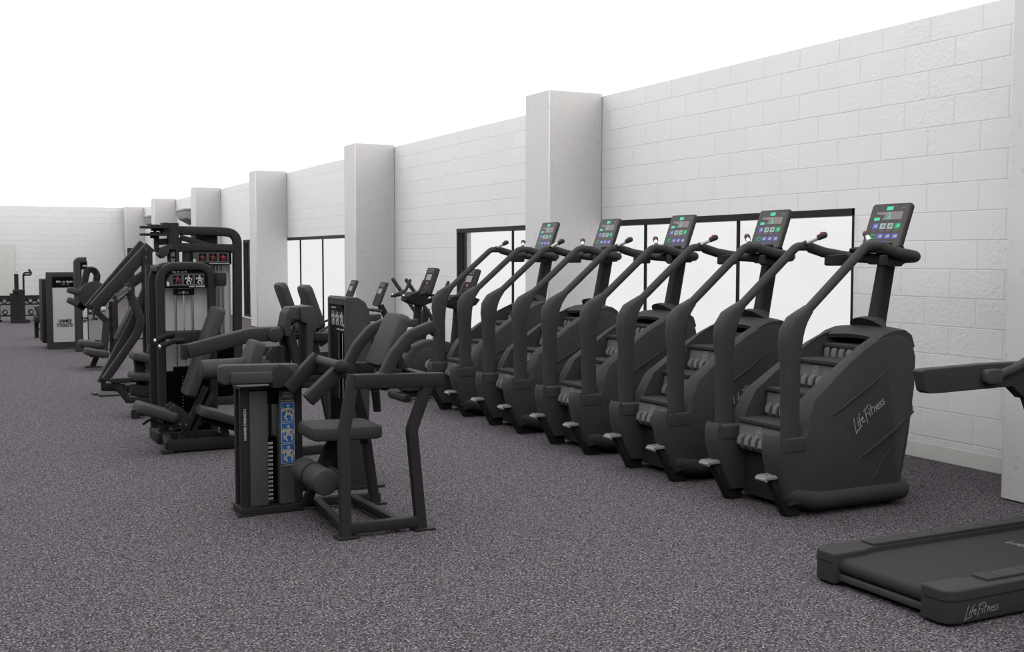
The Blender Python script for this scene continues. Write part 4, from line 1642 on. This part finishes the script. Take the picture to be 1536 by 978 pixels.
# ---- G2: its tower behind with white panel
Yt = 21.2
to = V((2.2, Yt, 0))
t = thing('weight_tower', to, 'narrow tall grey weight tower with slim white panel, right of the white cabinet tower', 'weight tower')
mb = MB(to)
a, b = at(117, 515, Yt).x, at(124.5, 515, Yt).x
zt = at(120, 390, Yt).z
mb.rect([(a + .02, Yt + .1, 0), (a + .02, Yt + .1, zt), (a + .17, Yt + .1, zt)], .10, .26, .06, (0, 1, 0), br=.02)
mb.box(a, a + .19, Yt + .05, Yt + .22, .02, zt - .02)
fm = mb.build('tower_frame', 'shell', t)
c0 = at(125, 511, Yt).x
c1 = at(132, 511, Yt).x
z0, z1 = at(125, 511, Yt).z, at(125, 404, Yt).z
mb = MB(to).use('panelwhite')
mb.box(c0, c1, Yt + .02, Yt + .04, z0, z1)
mb.use('black').box(c0, c1, Yt + .01, Yt + .04, z1, z1 + .14)
mb.box(c0, c1, Yt + .0, Yt + .1, 0.02, z0)
fr = (V((c0, Yt + .02, z0)), V((1, 0, 0)), V((0, 0, 1)))
mb.use('white').quad((V((c0, Yt + .01, z1)), V((1, 0, 0)), V((0, 0, 1))), .02, .08, .05, .075, .002)
pn = mb.build('front_panel', None, t, label='slim white panel')
text_mesh('maker_print', 'HA\nST', (V(((c0 + c1) / 2, Yt + .02, at(125, 480, Yt).z)), V((1, 0, 0)), V((0, 0, 1))), .065, 'black', pn, to, bold=.05, z=.003)

# ---- E: white cabinet tower
Ye = 22.0
eo = V((1.86, 22.0, 0))
t = thing('weight_tower', eo, 'wide white panelled cabinet tower with black header and block lettering', 'weight tower')
e0, e1 = 1.60, 2.15
mb = MB(eo)
mb.bar((e0 + .05, Ye, 0), (e0 + .05, Ye, 1.36), .10, .10, (1, 0, 0))
mb.rect([(e0, Ye, 1.35), (e1 - .1, Ye, 1.35), (e1 + .02, Ye, 1.28), (e1 + .02, Ye, 0)], .10, .08, .12, (0, 1, 0), br=.02)
mb.box(e0 + .1, e1 - .02, Ye - .03, Ye + .06, .02, .13)
mb.box(e0 + .02, e1, Ye + .3, Ye + .4, 0, 1.3)
mb.build('tower_frame', 'shell', t)
MB(eo).box(e0 - .06, e0 + .06, Ye + .2, Ye + .9, .1, 1.27, .02).build('rear_cover', 'frame', t)
mb = MB(eo).use('panelwhite')
mb.box(e0 + .095, e1 - .02, Ye - .02, Ye + .02, .13, 1.12)
mb.use('black').prism([(e0 + .095, 1.12), (e1 - .02, 1.12), (e1 - .02, 1.22), (e1 - .1, 1.31), (e0 + .095, 1.31)], 'y', Ye - .025, Ye + .02)
fr = (V((e0 + .17, Ye - .025, 1.2)), V((1, 0, 0)), V((0, 0, 1)))
marks(mb, fr, 0, .28, .01, .045, 13)
marks(mb, fr, .06, .22, -.025, -.015, 9)
pn = mb.build('front_panel', None, t, label='white panel with black header')
text_mesh('maker_print', 'HAMMER\nSTRENGTH', (V(((e0 + e1) / 2 + .03, Ye - .02, .47)), V((1, 0, 0)), V((0, 0, 1))), .085, 'black', pn, eo, bold=.03, z=.004, xs=.66)

# ---- seat machine just left of the cabinet
so = V((1.7, 25.0, 0))
t = thing('leg_machine', so, 'grey seated machine half hidden behind the left edge of the white cabinet tower', 'strength machine')
Y_ = 25.0
mb = MB(so)
pr = [(52, 460), (70, 456), (72, 474), (58, 475)]
mb.prism([(at(a, b, Y_).x, at(a, b, Y_).z) for a, b in pr], 'y', Y_, Y_ + .4, .03)
mb.build('backrest', 'pad', t)
mb = MB(so)
a, b = at(52, 478, Y_), at(74, 478, Y_)
mb.box(a.x, b.x, Y_ - .1, Y_ + .4, at(52, 484, Y_).z, at(52, 475, Y_).z, .02)
mb.bar(at(60, 492, Y_), at(70, 508, Y_), .05, .05)
mb.bar((b.x - .02, Y_, 0), (b.x - .02, Y_, .9), .1, .1, (1, 0, 0))
mb.bar(at(62, 510, Y_), at(72, 508, Y_), .1, .05)
mb.bar((a.x + .05, Y_ + .3, 0), (a.x + .05, Y_ + .3, .45), .08, .08, (1, 0, 0))
fm = mb.build('frame', 'frame', t)
MB(so).ball(at(62, 479.5, Y_ - .12), .035).build('knob', 'white', fm, label='white knob')

# ---- far cable column with hook handle
ho = V((1.7, 31.0, 0))
Y_ = 31.0
t = thing('cable_column', ho, 'black cable column with hooked handle at the far left, near the end wall', 'cable machine')
mb = MB(ho)
c = at(25, 440, Y_)
mb.bar((c.x, Y_, 0), (c.x, Y_, at(25, 411, Y_).z), .09, .10, (1, 0, 0))
a, b = at(19, 437, Y_), at(37, 437, Y_)
mb.bar(a, b, .16, .09)
for px in (20, 32):
    d = at(px, 440, Y_)
    mb.bar((d.x, Y_, 0), (d.x, Y_, d.z), .12, .16, (1, 0, 0))
mb.box(a.x - .04, b.x + .1, Y_ - .2, Y_ + .3, 0, .08)
mb.box(at(22, 450, Y_).x, at(34, 450, Y_).x, Y_ - .05, Y_ + .1, .1, at(22, 445, Y_).z)
fm = mb.build('column', 'frame', t)
mb = MB(ho)
mb.tube([at(36, 470, Y_), at(35, 409, Y_), at(45, 409, Y_), at(47.5, 410, Y_), at(43, 404, Y_)], .024, .1, 8)
mb.tube([at(36, 412.5, Y_), at(45, 412.5, Y_), at(47, 411, Y_)], .022, .05, 8)
mb.build('hook_handle', 'frame', t)
MB(ho).box(at(23.5, 410, Y_).x, at(27.5, 410, Y_).x, Y_ - .06, Y_ + .06, at(24, 409, Y_).z, at(24, 404, Y_).z, .02).build('pulley_cap', 'sensor', fm, label='pale cap')

# ---- dumbbell rack
Y_ = 31.8
ro = V((2.3, Y_, 0))
t = thing('dumbbell_rack', ro, 'long dark dumbbell rack standing before the end wall at far left', 'rack')
a, b = 1.15, 3.55
mb = MB(ro)
for z, y in ((.16, -.16), (.44, .10)):
    mb.obox(((a + b) / 2, Y_ + y, z), (b - a, .26, .03), None)
for x in (a + .05, (a + b) / 2, b - .05):
    mb.bar((x, Y_ + .25, 0), (x, Y_ + .25, .60), .06, .04, (1, 0, 0))
    mb.bar((x, Y_ - .3, .03), (x, Y_ + .32, .03), .07, .06)
mb.box(a, b, Y_ + .24, Y_ + .27, .50, .66)
mb.build('rack_frame', 'frame', t)
names = ['lower', 'upper']
db = None
for r, (z, y) in enumerate(((.247, -.16), (.527, .09))):
    for k in range(11):
        x = a + .16 + k * .205
        lab = 'small black dumbbell with chrome handle in the %s row of the far dumbbell rack' % names[r]
        if db is None:
            db = thing('dumbbell', (x, Y_ + y, z), lab, 'dumbbell', 'dumbbells in the %s row' % names[r])
            for sg in (-1, 1):
                hd = MB().cyl((0, sg * .045, 0), (0, sg * .12, 0), .068, 12, .012).build('weight_head', 'rubber', db)
                if sg < 0:
                    MB().cyl((0, -.12, 0), (0, -.125, 0), .042, 10).build('end_cap', 'mark', hd)
            MB().cyl((0, -.05, 0), (0, .05, 0), .018, 8).build('handle', 'chrome', db)
        else:
            dup(db, (x, Y_ + y, z), lab, 'dumbbells in the %s row' % names[r])

# ---- dark post standing beyond the lever machine
po = at(198, 480, 24.0)
po = V((po.x, 24.0, 0))
t = thing('rack_upright', po, 'dark square upright behind the diagonal lever machine, against the end column', 'rack')
zt = at(198, 372, 24.0).z
MB(po).bar((po.x, 24, .0), (po.x, 24, zt), .12, .12, (1, 0, 0)).build('post', 'frame', t)
MB(po).box(po.x - .2, po.x + .2, 23.8, 24.2, 0, .03).build('base_plate', 'frame', t)
MB(po).box(po.x - .04, po.x + .05, 23.9, 23.94, zt - .45, zt - .06).build('height_scale', 'black', t)

# ------------------------------------------------------------------ light: the open white sky over the roofless hall
w = bpy.data.worlds.new('white_sky')
S.world = w
w.use_nodes = True
bg = w.node_tree.nodes['Background']
bg.inputs[0].default_value = (1, 1, 1, 1)
bg.inputs[1].default_value = 1.9
S.cycles.diffuse_bounces = 0

S.view_settings.view_transform = 'Standard'
S.view_settings.look = 'None'
S.view_settings.exposure = 0
S.view_settings.gamma = 1
S.view_settings.use_curve_mapping = False
